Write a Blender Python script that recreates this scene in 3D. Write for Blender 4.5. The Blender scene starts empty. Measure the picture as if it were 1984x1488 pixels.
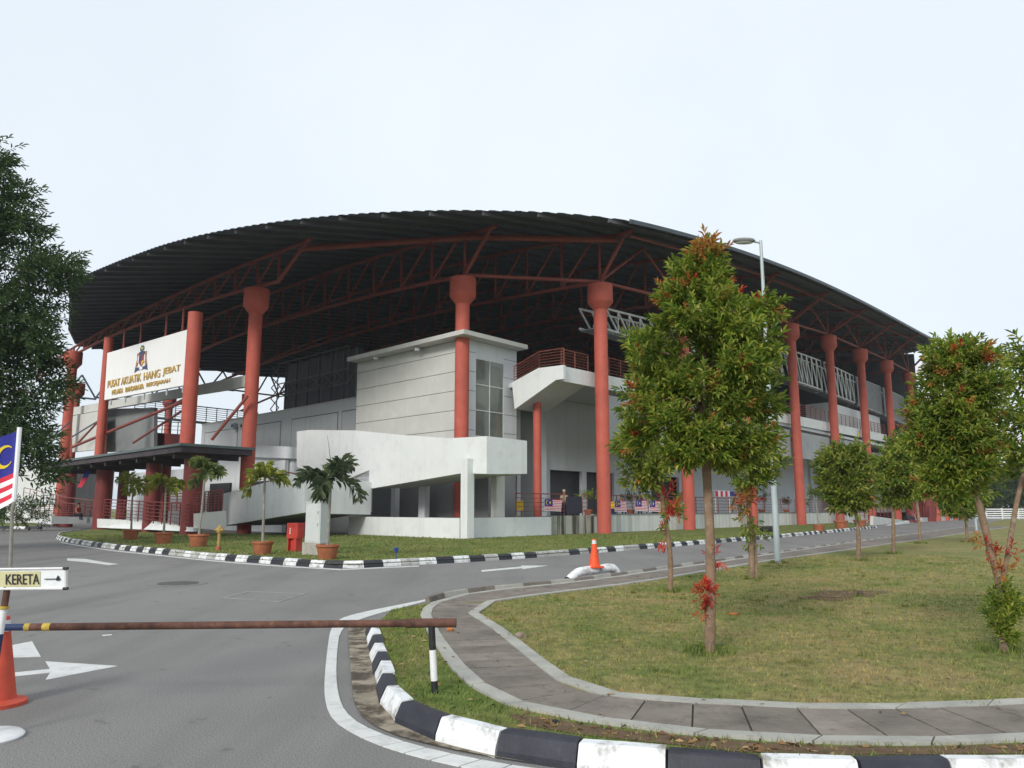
import bpy, bmesh, math, random
import numpy as np
from mathutils import Vector, Matrix
R = math.radians
rnd = random.Random(7)
SC = bpy.context.scene
COL = SC.collection

# ------------------------------------------------------------------ camera, sky, sun, exposure
EYE = 1.65
FPX, CX, CY, HOR = 1500.0, 992.0, 744.0, 985.0
PITCH = math.atan((HOR - CY) / FPX)
cam_d = bpy.data.cameras.new('camera'); cam = bpy.data.objects.new('camera', cam_d); COL.objects.link(cam)
cam.location = (0, 0, EYE); cam.rotation_euler = (math.pi / 2 + PITCH, 0, 0)
cam_d.sensor_fit = 'HORIZONTAL'; cam_d.sensor_width = 36.0; cam_d.lens = 36.0 * FPX / 1984.0
cam_d.clip_start = 0.1; cam_d.clip_end = 3000
SC.camera = cam

SUN_EL, SUN_AZ = R(29), R(-154)      # sun stands to the left and a little behind the camera; azimuth from +Y towards +X
world = bpy.data.worlds.new('World'); SC.world = world; world.use_nodes = True
wn, wl = world.node_tree.nodes, world.node_tree.links
bg = wn['Background']
sky = wn.new('ShaderNodeTexSky'); sky.sky_type = 'NISHITA'; sky.sun_disc = False
sky.sun_elevation = SUN_EL; sky.sun_rotation = SUN_AZ; sky.air_density = 1.2; sky.dust_density = 3.0; sky.ozone_density = 1.0
tc = wn.new('ShaderNodeTexCoord')
nz = wn.new('ShaderNodeTexNoise'); nz.inputs['Scale'].default_value = 1.6; nz.inputs['Detail'].default_value = 4
rp = wn.new('ShaderNodeValToRGB')
rp.color_ramp.elements[0].position = 0.3; rp.color_ramp.elements[0].color = (6.7, 7.35, 8.1, 1)
rp.color_ramp.elements[1].position = 0.75; rp.color_ramp.elements[1].color = (7.9, 8.5, 8.95, 1)
mx = wn.new('ShaderNodeMix'); mx.data_type = 'RGBA'; mx.inputs[0].default_value = 0.88   # a thin bright overcast veil over the clear sky
wl.new(tc.outputs['Generated'], nz.inputs['Vector']); wl.new(nz.outputs['Fac'], rp.inputs['Fac'])
wl.new(sky.outputs['Color'], mx.inputs[6]); wl.new(rp.outputs['Color'], mx.inputs[7])
wl.new(mx.outputs[2], bg.inputs['Color']); bg.inputs['Strength'].default_value = 0.098

sun_d = bpy.data.lights.new('sun', 'SUN'); sun = bpy.data.objects.new('sun', sun_d); COL.objects.link(sun)
sun_d.energy = 2.0; sun_d.angle = R(15); sun_d.color = (1.0, 0.96, 0.9)
sdir = Vector((math.sin(SUN_AZ) * math.cos(SUN_EL), math.cos(SUN_AZ) * math.cos(SUN_EL), math.sin(SUN_EL)))
sun.rotation_euler = sdir.to_track_quat('Z', 'Y').to_euler()
sun.location = (0, 0, 60)
SC.view_settings.view_transform = 'Standard'; SC.view_settings.look = 'None'
SC.view_settings.exposure = 0.36; SC.view_settings.gamma = 1.0; SC.view_settings.use_curve_mapping = False
SC.render.engine = 'CYCLES'; SC.cycles.max_bounces = 6; SC.cycles.diffuse_bounces = 3; SC.cycles.transparent_max_bounces = 8

# ------------------------------------------------------------------ surveying: sight lines of the photograph turned into places
_c, _s = math.cos(PITCH), math.sin(PITCH)
def ray(px, py):
    return Vector((px - CX, FPX * _c - (CY - py) * _s, FPX * _s + (CY - py) * _c))
def G(px, py, z=0.0):                      # where the sight line meets level z
    d = ray(px, py); t = (z - EYE) / d.z
    return Vector((d.x * t, d.y * t, z))
def D(px, py, Y):                          # ... meets depth Y
    d = ray(px, py); t = Y / d.y
    return Vector((d.x * t, Y, EYE + d.z * t))
K = Vector((-4.0, 37.8))                   # building frame: u along the right-hand facade, v along the left-hand one
DU = Vector((math.sin(R(40.5)), math.cos(R(40.5)))); DV = Vector((-0.70711, 0.70711))
_det = DU.x * DV.y - DV.x * DU.y
def B(u, v, z=0.0):
    return Vector((K.x + u * DU.x + v * DV.x, K.y + u * DU.y + v * DV.y, z))
def UV(p):
    x, y = p[0] - K.x, p[1] - K.y
    return ((x * DV.y - DV.x * y) / _det, (DU.x * y - x * DU.y) / _det)
def onU(px, py, u):                        # sight line meets the plane u = const: returns (v, z)
    d = ray(px, py); o = K + u * DU
    t = (o.x * DV.y - o.y * DV.x) / (d.x * DV.y - d.y * DV.x)
    P = d * t
    return UV(P)[1], P.z + EYE
def onV(px, py, v):                        # ... the plane v = const: returns (u, z)
    d = ray(px, py); o = K + v * DV
    t = (o.x * DU.y - o.y * DU.x) / (d.x * DU.y - d.y * DU.x)
    P = d * t
    return UV(P)[0], P.z + EYE

# ------------------------------------------------------------------ materials
def ramp(nt, fac, stops):
    r = nt.nodes.new('ShaderNodeValToRGB')
    el = r.color_ramp.elements
    while len(el) < len(stops): el.new(0.5)
    for e, (p, c) in zip(el, stops):
        e.position = p; e.color = (*c, 1)
    nt.links.new(fac, r.inputs['Fac']); return r.outputs['Color']
def mixc(nt, f, a, b, mode='MIX'):
    m = nt.nodes.new('ShaderNodeMix'); m.data_type = 'RGBA'; m.blend_type = mode
    for s, val in ((0, f), (6, a), (7, b)):
        if isinstance(val, (int, float)): m.inputs[s].default_value = val
        elif isinstance(val, tuple): m.inputs[s].default_value = (*val, 1)
        else: nt.links.new(val, m.inputs[s])
    return m.outputs[2]
def noise(nt, scale, detail=4, stretch=None, rough=0.6, obj=False):
    if obj:
        g = nt.nodes.new('ShaderNodeTexCoord'); out = g.outputs['Object']
    else:
        g = nt.nodes.new('ShaderNodeNewGeometry'); out = g.outputs['Position']
    if stretch:
        mp = nt.nodes.new('ShaderNodeMapping'); mp.inputs['Scale'].default_value = stretch
        nt.links.new(out, mp.inputs['Vector']); out = mp.outputs['Vector']
    n = nt.nodes.new('ShaderNodeTexNoise'); n.inputs['Scale'].default_value = scale
    n.inputs['Detail'].default_value = detail; n.inputs['Roughness'].default_value = rough
    nt.links.new(out, n.inputs['Vector']); return n.outputs['Fac']
def newmat(name, rough=0.7, spec=0.3, metal=0.0):
    m = bpy.data.materials.new(name); m.use_nodes = True
    p = m.node_tree.nodes['Principled BSDF']
    p.inputs['Roughness'].default_value = rough; p.inputs['Specular IOR Level'].default_value = spec
    p.inputs['Metallic'].default_value = metal
    return m, m.node_tree, p
def bump(nt, p, h, strength, dist=0.02):
    b = nt.nodes.new('ShaderNodeBump'); b.inputs['Strength'].default_value = strength; b.inputs['Distance'].default_value = dist
    nt.links.new(h, b.inputs['Height']); nt.links.new(b.outputs['Normal'], p.inputs['Normal'])
def paint(name, col, var=0.12, scale=2.0, rough=0.6, dirt=0.0, dirtcol=(0.12, 0.11, 0.09), streak=0.0, bmp=0.0, spec=0.3, metal=0.0, dlo=0.52, dhi=0.72, dscale=None, slo=0.5, shi=0.78):
    m, nt, p = newmat(name, rough, spec, metal)
    a = tuple(c * (1 - var) for c in col); b = tuple(min(1, c * (1 + var)) for c in col)
    c = ramp(nt, noise(nt, scale, 5), [(0.3, a), (0.7, b)])
    if streak:
        f = ramp(nt, noise(nt, 1.0, 5, (2.2, 2.2, 0.10)), [(slo, (0, 0, 0)), (shi, (streak,) * 3)])
        c = mixc(nt, f, c, dirtcol)
    if dirt:
        f = ramp(nt, noise(nt, dscale or scale * 2.3, 8, None, 0.7), [(dlo, (0, 0, 0)), (dhi, (dirt,) * 3)])
        c = mixc(nt, f, c, dirtcol)
    nt.links.new(c, p.inputs['Base Color'])
    if bmp: bump(nt, p, noise(nt, scale * 12, 4), bmp)
    return m
M = {}
def leafmat_early(name):
    m, nt, p = newmat(name, 0.8, 0.2); g = nt.nodes.new('ShaderNodeNewGeometry')
    nt.links.new(ramp(nt, g.outputs['Random Per Island'], [(0, (0.10, 0.055, 0.03)), (0.5, (0.22, 0.13, 0.06)), (1, (0.36, 0.25, 0.12))]), p.inputs['Base Color']); return m
M['red'] = paint('terracotta_paint', (0.43, 0.092, 0.064), 0.14, 0.9, 0.65, dirt=0.4, dirtcol=(0.46, 0.16, 0.12), streak=0.4, bmp=0.08)
M['truss'] = paint('truss_paint', (0.23, 0.060, 0.048), 0.15, 0.7, 0.6)
M['darkred'] = paint('dark_and_shaded_red', (0.17, 0.035, 0.032), 0.15, 0.9, 0.6)  # also red parts by the canopy, their shade put into the colour
M['rail'] = paint('railing_paint', (0.22, 0.070, 0.048), 0.18, 2.0, 0.5)
M['roof'] = paint('roof_sheet', (0.08, 0.095, 0.125), 0.2, 0.5, 0.65, dirt=0.2)
M['roofrim'] = paint('roof_flashing', (0.055, 0.07, 0.085), 0.12, 0.6, 0.5)
M['purlin'] = paint('purlin_steel', (0.085, 0.085, 0.095), 0.15, 0.6, 0.6)
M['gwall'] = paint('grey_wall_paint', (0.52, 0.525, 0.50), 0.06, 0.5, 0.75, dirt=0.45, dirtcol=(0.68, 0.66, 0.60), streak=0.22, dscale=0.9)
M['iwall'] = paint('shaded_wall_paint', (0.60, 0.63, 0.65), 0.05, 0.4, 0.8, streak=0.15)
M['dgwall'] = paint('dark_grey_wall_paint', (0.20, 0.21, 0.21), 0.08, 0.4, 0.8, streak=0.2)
M['white'] = paint('white_wall_paint', (0.68, 0.705, 0.70), 0.05, 0.6, 0.7, dirt=0.28, dirtcol=(0.42, 0.40, 0.35), streak=0.30, bmp=0.03)
M['stain'] = paint('stained_white_wall', (0.62, 0.64, 0.61), 0.08, 0.8, 0.75, dirt=0.25, dirtcol=(0.26, 0.25, 0.19), streak=0.7, bmp=0.03, slo=0.47, shi=0.75)
M['moss'] = paint('mouldy_wall', (0.40, 0.41, 0.36), 0.12, 1.0, 0.8, dirt=0.5, dirtcol=(0.05, 0.05, 0.028), streak=0.95, slo=0.42, shi=0.58)
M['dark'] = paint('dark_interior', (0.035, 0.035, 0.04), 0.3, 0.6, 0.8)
M['stand'] = paint('stand_concrete', (0.10, 0.10, 0.105), 0.2, 0.6, 0.85)
M['steel'] = paint('galvanised_steel', (0.45, 0.48, 0.49), 0.1, 3.0, 0.45, metal=0.3)
M['gantry'] = paint('gantry_white_steel', (0.55, 0.58, 0.58), 0.12, 1.0, 0.55, streak=0.2)
M['mesh'] = paint('grey_mesh', (0.16, 0.17, 0.18), 0.2, 2.0, 0.6)
M['blue_steel'] = paint('blue_grey_and_backlit_steel', (0.09, 0.12, 0.16), 0.15, 1.0, 0.6)
M['louvre'] = paint('louvre_paint', (0.36, 0.38, 0.39), 0.1, 1.2, 0.6, streak=0.2)
M['score'] = paint('scoreboard_back', (0.06, 0.066, 0.068), 0.2, 0.7, 0.6)
M['scoreframe'] = paint('scoreboard_frame', (0.14, 0.145, 0.14), 0.2, 0.7, 0.6)
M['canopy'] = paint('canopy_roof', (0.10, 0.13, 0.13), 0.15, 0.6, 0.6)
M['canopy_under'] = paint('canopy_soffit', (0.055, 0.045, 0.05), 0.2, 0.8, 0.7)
M['board'] = paint('signboard_white', (0.80, 0.80, 0.79), 0.03, 0.6, 0.5, streak=0.05)
M['gold'] = paint('gold_letters', (0.48, 0.31, 0.07), 0.2, 2.5, 0.5, dirt=0.3, dirtcol=(0.2, 0.13, 0.06))
M['letters_side'] = M['gold']
M['c_blue'] = paint('crest_blue', (0.05, 0.06, 0.13), 0.2, 4)
M['c_green'] = paint('crest_green', (0.06, 0.16, 0.15), 0.2, 4)
M['c_red'] = paint('crest_red', (0.26, 0.06, 0.06), 0.2, 4)
M['c_yellow'] = paint('crest_yellow', (0.75, 0.50, 0.06), 0.2, 4)
M['c_orange'] = paint('crest_orange', (0.34, 0.16, 0.08), 0.2, 4)
M['c_white'] = paint('crest_white', (0.8, 0.8, 0.8), 0.03, 4)
M['f_red'] = paint('flag_red', (0.62, 0.03, 0.06), 0.08, 6)
M['f_white'] = paint('flag_white', (0.80, 0.80, 0.82), 0.04, 6)
M['f_blue'] = paint('flag_blue', (0.03, 0.035, 0.28), 0.1, 6)
M['f_yellow'] = paint('flag_yellow', (0.80, 0.62, 0.04), 0.08, 6)
M['kblack'] = paint('kerb_black_paint', (0.032, 0.034, 0.045), 0.25, 5, 0.55, dirt=0.45, dirtcol=(0.11, 0.105, 0.10), bmp=0.25, dlo=0.56, dhi=0.85)
M['kwhite'] = paint('kerb_white_paint', (0.74, 0.76, 0.77), 0.06, 4, 0.6, dirt=0.85, dirtcol=(0.20, 0.18, 0.14), bmp=0.35, dlo=0.49, dhi=0.66, dscale=5.5)
M['kworn'] = paint('kerb_worn_paint', (0.42, 0.42, 0.40), 0.15, 4, 0.7, dirt=0.8, dirtcol=(0.10, 0.10, 0.08), bmp=0.3, dscale=5)
M['line'] = paint('road_line_paint', (0.62, 0.63, 0.61), 0.07, 5, 0.7, dirt=0.55, dirtcol=(0.27, 0.265, 0.25), bmp=0.15, dlo=0.5, dhi=0.75, dscale=6)
M['drain'] = paint('drain_concrete', (0.29, 0.25, 0.19), 0.25, 2.5, 0.85, dirt=0.95, dirtcol=(0.07, 0.055, 0.038), bmp=0.4, dlo=0.44, dhi=0.56, dscale=3.0)
M['edging'] = paint('path_edging_concrete', (0.38, 0.375, 0.335), 0.22, 3.5, 0.85, dirt=0.8, dirtcol=(0.17, 0.17, 0.14), bmp=0.35, dscale=7)
M['slab'] = paint('path_slab_concrete', (0.195, 0.170, 0.145), 0.28, 2.0, 0.9, dirt=0.75, dirtcol=(0.085, 0.075, 0.06), bmp=0.9, dscale=5)
M['slab2'] = paint('path_slab_pale', (0.225, 0.195, 0.168), 0.28, 2.5, 0.9, dirt=0.7, dirtcol=(0.11, 0.10, 0.085), bmp=0.9, dscale=6)
M['joint'] = paint('joint_soil', (0.055, 0.05, 0.038), 0.3, 6, 0.95)
M['bark'] = paint('bark', (0.23, 0.155, 0.10), 0.3, 9, 0.9, dirt=0.6, dirtcol=(0.40, 0.37, 0.33), bmp=0.6, dscale=14)
M['bark_dark'] = paint('dark_bark', (0.10, 0.08, 0.06), 0.3, 6, 0.9, bmp=0.5)
M['palmbark'] = paint('palm_stem', (0.24, 0.23, 0.20), 0.25, 8, 0.85, bmp=0.3)
M['pot'] = paint('terracotta_pot', (0.33, 0.115, 0.055), 0.2, 5, 0.8, dirt=0.35, dirtcol=(0.14, 0.07, 0.04), bmp=0.2)
M['cone'] = paint('traffic_cone_orange', (0.75, 0.09, 0.025), 0.1, 6, 0.5, dirt=0.2, dirtcol=(0.25, 0.06, 0.04))
M['conedull'] = paint('faded_cone_red', (0.55, 0.08, 0.045), 0.12, 6, 0.6, dirt=0.3, dirtcol=(0.22, 0.07, 0.05))
M['reflect'] = paint('cone_reflective_band', (0.62, 0.64, 0.66), 0.08, 6, 0.4)
M['rust'] = paint('rusty_pipe', (0.10, 0.048, 0.035), 0.45, 9, 0.75, dirt=0.75, dirtcol=(0.24, 0.11, 0.05), bmp=0.3, dscale=16)
M['blackp'] = paint('black_post_paint', (0.018, 0.02, 0.022), 0.3, 8, 0.5, dirt=0.3, dirtcol=(0.10, 0.09, 0.08))
M['whitep'] = paint('white_post_paint', (0.72, 0.73, 0.73), 0.05, 8, 0.5, dirt=0.3, dirtcol=(0.35, 0.33, 0.29), dscale=18)
M['yellowp'] = paint('flaking_yellow_paint', (0.45, 0.33, 0.06), 0.3, 14, 0.7, dirt=0.6, dirtcol=(0.14, 0.06, 0.03), dscale=22)
M['cabinet'] = paint('cabinet_grey', (0.52, 0.55, 0.54), 0.05, 2, 0.5, streak=0.12, dirt=0.12)
M['plinth'] = paint('plinth_concrete', (0.36, 0.35, 0.31), 0.15, 4, 0.85, dirt=0.4, bmp=0.3)
M['firered'] = paint('fire_red_paint', (0.48, 0.05, 0.035), 0.12, 3, 0.5)
M['hydrant'] = paint('hydrant_yellow', (0.36, 0.24, 0.08), 0.2, 8, 0.6, dirt=0.4, dirtcol=(0.2, 0.10, 0.04))
M['bluep'] = paint('blue_paint', (0.03, 0.07, 0.28), 0.15, 8, 0.5)
M['lamp'] = paint('lamp_post_steel', (0.40, 0.46, 0.47), 0.08, 2, 0.45, streak=0.15, metal=0.2)
M['lamphead'] = paint('lamp_housing', (0.20, 0.21, 0.20), 0.1, 3, 0.5)
M['rubber'] = paint('tyre_rubber', (0.022, 0.022, 0.024), 0.2, 6, 0.8)
M['stone'] = paint('rubble_stone', (0.26, 0.21, 0.16), 0.3, 9, 0.9, dirt=0.4, bmp=0.6)
M['brickred'] = paint('orange_clay_lump', (0.42, 0.15, 0.05), 0.3, 12, 0.9, bmp=0.6)
M['skin'] = paint('skin', (0.30, 0.17, 0.10), 0.08, 9, 0.6)
M['hair'] = paint('black_hair', (0.012, 0.011, 0.011), 0.2, 9, 0.6)
M['s_yellow'] = paint('yellow_shirt', (0.50, 0.36, 0.03), 0.1, 8, 0.8)
M['s_blue'] = paint('blue_shirt', (0.03, 0.13, 0.42), 0.1, 8, 0.8)
M['s_red'] = paint('orange_red_shirt', (0.48, 0.06, 0.04), 0.1, 8, 0.8)
M['s_tan'] = paint('khaki_cloth', (0.32, 0.27, 0.19), 0.1, 8, 0.8)
M['s_dark'] = paint('dark_cloth', (0.025, 0.025, 0.04), 0.1, 8, 0.8)
M['s_purple'] = paint('maroon_cloth', (0.13, 0.03, 0.07), 0.1, 8, 0.8)
M['plastic_y'] = paint('yellow_plastic', (0.65, 0.42, 0.02), 0.1, 5, 0.4)
M['plastic_b'] = paint('blue_plastic', (0.02, 0.13, 0.40), 0.1, 5, 0.4)
M['panel_dark'] = paint('dark_tarpaulin', (0.035, 0.035, 0.055), 0.2, 3, 0.7)
M['navy'] = paint('dark_blue_paint', (0.02, 0.035, 0.09), 0.2, 3, 0.6)
M['soil'] = paint('soil', (0.13, 0.085, 0.05), 0.3, 8, 0.95, bmp=0.5)
M['deadleaf'] = leafmat_early('dead_leaves')
M['manhole'] = paint('manhole_iron', (0.10, 0.095, 0.09), 0.2, 9, 0.7, dirt=0.4, bmp=0.4)
M['patch'] = paint('concrete_patch', (0.27, 0.26, 0.24), 0.15, 3, 0.9, dirt=0.4, bmp=0.3)
M['signcream'] = paint('sign_cream', (0.55, 0.52, 0.30), 0.12, 10, 0.55, dirt=0.35, dirtcol=(0.42, 0.38, 0.16))
M['signwhite'] = paint('sign_white', (0.72, 0.75, 0.76), 0.04, 10, 0.5, dirt=0.15)
M['black'] = paint('black_lettering', (0.025, 0.026, 0.03), 0.2, 12, 0.5)

def glassmat():
    m, nt, p = newmat('window_glass', 0.08, 0.6)
    c = ramp(nt, noise(nt, 0.35, 3), [(0.35, (0.10, 0.12, 0.11)), (0.7, (0.20, 0.22, 0.19))])
    nt.links.new(c, p.inputs['Base Color']); return m
M['glass'] = glassmat()
def tealglass():
    m, nt, p = newmat('teal_glass', 0.12, 0.6)
    c = ramp(nt, noise(nt, 0.8, 3), [(0.35, (0.03, 0.10, 0.10)), (0.7, (0.10, 0.22, 0.22))])
    nt.links.new(c, p.inputs['Base Color']); return m
M['teal'] = tealglass()

def asphalt():
    m, nt, p = newmat('asphalt', 0.85, 0.25)
    big = ramp(nt, noise(nt, 0.16, 6), [(0.3, (0.192, 0.187, 0.180)), (0.7, (0.232, 0.226, 0.216))])
    sp = ramp(nt, noise(nt, 85, 3), [(0.32, (0.40, 0.40, 0.40)), (0.50, (1.0, 1.0, 1.0)), (0.70, (1.75, 1.72, 1.68))])
    c = mixc(nt, 0.75, big, sp, 'MULTIPLY')
    st = ramp(nt, noise(nt, 0.55, 7, (1, 0.45, 1)), [(0.52, (0, 0, 0)), (0.74, (0.42,) * 3)])
    c = mixc(nt, st, c, (0.115, 0.11, 0.105))
    lt = ramp(nt, noise(nt, 1.4, 7, (0.5, 1, 1)), [(0.58, (0, 0, 0)), (0.78, (0.3,) * 3)])
    c = mixc(nt, lt, c, (0.25, 0.24, 0.225))
    sp2 = ramp(nt, noise(nt, 2.7, 3), [(0.665, (0, 0, 0)), (0.71, (0.55,) * 3)])          # oil drips and damp spots
    c = mixc(nt, sp2, c, (0.09, 0.088, 0.085))
    tr = ramp(nt, noise(nt, 0.9, 4, (1.0, 0.10, 1)), [(0.48, (0, 0, 0)), (0.68, (0.4,) * 3)])   # wheel paths
    c = mixc(nt, tr, c, (0.13, 0.126, 0.12))
    v = nt.nodes.new('ShaderNodeTexVoronoi'); v.feature = 'DISTANCE_TO_EDGE'; v.inputs['Scale'].default_value = 0.33
    gp = nt.nodes.new('ShaderNodeNewGeometry'); wob = nt.nodes.new('ShaderNodeTexNoise'); wob.inputs['Scale'].default_value = 1.1; wob.inputs['Detail'].default_value = 6
    nt.links.new(gp.outputs['Position'], wob.inputs['Vector'])
    va = nt.nodes.new('ShaderNodeVectorMath'); va.operation = 'MULTIPLY_ADD'; va.inputs[1].default_value = (1.6, 1.6, 0)
    nt.links.new(wob.outputs['Color'], va.inputs[0]); nt.links.new(gp.outputs['Position'], va.inputs[2]); nt.links.new(va.outputs[0], v.inputs['Vector'])
    cr = ramp(nt, v.outputs['Distance'], [(0.0, (0.55,) * 3), (0.0045, (0, 0, 0))])
    crk = mixc(nt, 1.0, cr, ramp(nt, noise(nt, 0.25, 2), [(0.5, (0, 0, 0)), (0.6, (1, 1, 1))]), 'MULTIPLY')
    c = mixc(nt, crk, c, (0.07, 0.068, 0.065))
    nt.links.new(c, p.inputs['Base Color']); bump(nt, p, noise(nt, 110, 3), 0.5, 0.006); return m
M['asphalt'] = asphalt()
def grassmat(name, stops, island=False):
    m, nt, p = newmat(name, 0.9, 0.15)
    f1 = noise(nt, 0.42, 6, None, 0.65); f2 = noise(nt, 7.0, 5)
    f3 = noise(nt, 2.2, 5, None, 0.7); ad = nt.nodes.new('ShaderNodeMix'); ad.inputs[0].default_value = 0.5; nt.links.new(f1, ad.inputs[2]); nt.links.new(f3, ad.inputs[3])
    c = ramp(nt, ad.outputs[0], stops)
    d = ramp(nt, f2, [(0.3, (0.62, 0.62, 0.62)), (0.7, (1.35, 1.3, 1.25))])
    c = mixc(nt, 0.85, c, d, 'MULTIPLY')
    dry = ramp(nt, noise(nt, 1.3, 7, None, 0.7), [(0.55, (0, 0, 0)), (0.72, (0.6,) * 3)])
    c = mixc(nt, dry, c, (0.29, 0.215, 0.115))
    if island:
        g = nt.nodes.new('ShaderNodeNewGeometry')
        r = ramp(nt, g.outputs['Random Per Island'], [(0.0, (0.6, 0.72, 0.5)), (0.5, (1.0, 1.0, 1.0)), (0.85, (1.25, 1.15, 1.0)), (1.0, (1.6, 1.4, 1.2))])
        c = mixc(nt, 1.0, c, r, 'MULTIPLY')
    else:
        bump(nt, p, noise(nt, 45, 4), 0.8, 0.03)
    nt.links.new(c, p.inputs['Base Color']); return m
dry_stops = [(0.34, (0.110, 0.165, 0.040)), (0.46, (0.185, 0.205, 0.068)), (0.56, (0.265, 0.235, 0.100)), (0.66, (0.34, 0.255, 0.135))]
green_stops = [(0.30, (0.075, 0.135, 0.030)), (0.46, (0.125, 0.175, 0.045)), (0.58, (0.20, 0.205, 0.072)), (0.72, (0.28, 0.23, 0.11))]
M['lawn'] = grassmat('dry_lawn', dry_stops); M['blade'] = grassmat('dry_grass_blades', dry_stops, True)
M['glawn'] = grassmat('green_lawn', green_stops); M['gblade'] = grassmat('green_grass_blades', green_stops, True)
M['far_grass'] = grassmat('far_grass', green_stops)

def leafmat(name, stops, rough=0.42, trans=0.35):
    m, nt, p = newmat(name, rough, 0.35)
    g = nt.nodes.new('ShaderNodeNewGeometry')
    c = ramp(nt, g.outputs['Random Per Island'], stops)
    n = ramp(nt, noise(nt, 2.6, 3), [(0.32, (0.62, 0.70, 0.70)), (0.68, (1.35, 1.28, 1.1))])
    c = mixc(nt, 1.0, c, n, 'MULTIPLY')
    nt.links.new(c, p.inputs['Base Color'])
    t = nt.nodes.new('ShaderNodeBsdfTranslucent'); nt.links.new(c, t.inputs['Color'])
    ms = nt.nodes.new('ShaderNodeMixShader'); ms.inputs[0].default_value = trans
    nt.links.new(p.outputs['BSDF'], ms.inputs[1]); nt.links.new(t.outputs['BSDF'], ms.inputs[2])
    nt.links.new(ms.outputs['Shader'], nt.nodes['Material Output'].inputs['Surface']); return m
M['leaf'] = leafmat('green_leaves', [(0, (0.066, 0.130, 0.020)), (0.35, (0.155, 0.24, 0.034)), (0.75, (0.28, 0.345, 0.056)), (1, (0.42, 0.40, 0.10))])
M['leaf_dark'] = leafmat('dark_leaves', [(0, (0.030, 0.060, 0.024)), (0.5, (0.062, 0.110, 0.040)), (1, (0.12, 0.18, 0.065))], 0.5)
M['leaf_yel'] = leafmat('yellow_green_leaves', [(0, (0.085, 0.145, 0.02)), (0.5, (0.18, 0.245, 0.04)), (1, (0.33, 0.32, 0.075))])
M['leaf_or'] = leafmat('orange_young_leaves', [(0, (0.36, 0.13, 0.04)), (0.5, (0.52, 0.22, 0.07)), (1, (0.52, 0.36, 0.10))])
M['leaf_red'] = leafmat('red_young_leaves', [(0, (0.38, 0.02, 0.03)), (0.6, (0.58, 0.055, 0.04)), (1, (0.60, 0.18, 0.06))])
M['leaf_far'] = leafmat('far_leaves', [(0, (0.04, 0.065, 0.025)), (0.5, (0.065, 0.095, 0.035)), (1, (0.10, 0.13, 0.05))], 0.6)
M['palm'] = leafmat('palm_leaves', [(0, (0.07, 0.115, 0.035)), (0.6, (0.13, 0.18, 0.055)), (1, (0.22, 0.25, 0.08))])
M['palm_yel'] = leafmat('yellowing_palm_leaves', [(0, (0.15, 0.19, 0.03)), (0.6, (0.25, 0.28, 0.045)), (1, (0.36, 0.34, 0.08))])
M['palm_dark'] = leafmat('dark_palm_leaves', [(0, (0.05, 0.075, 0.04)), (0.6, (0.085, 0.12, 0.06)), (1, (0.14, 0.18, 0.09))])

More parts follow.
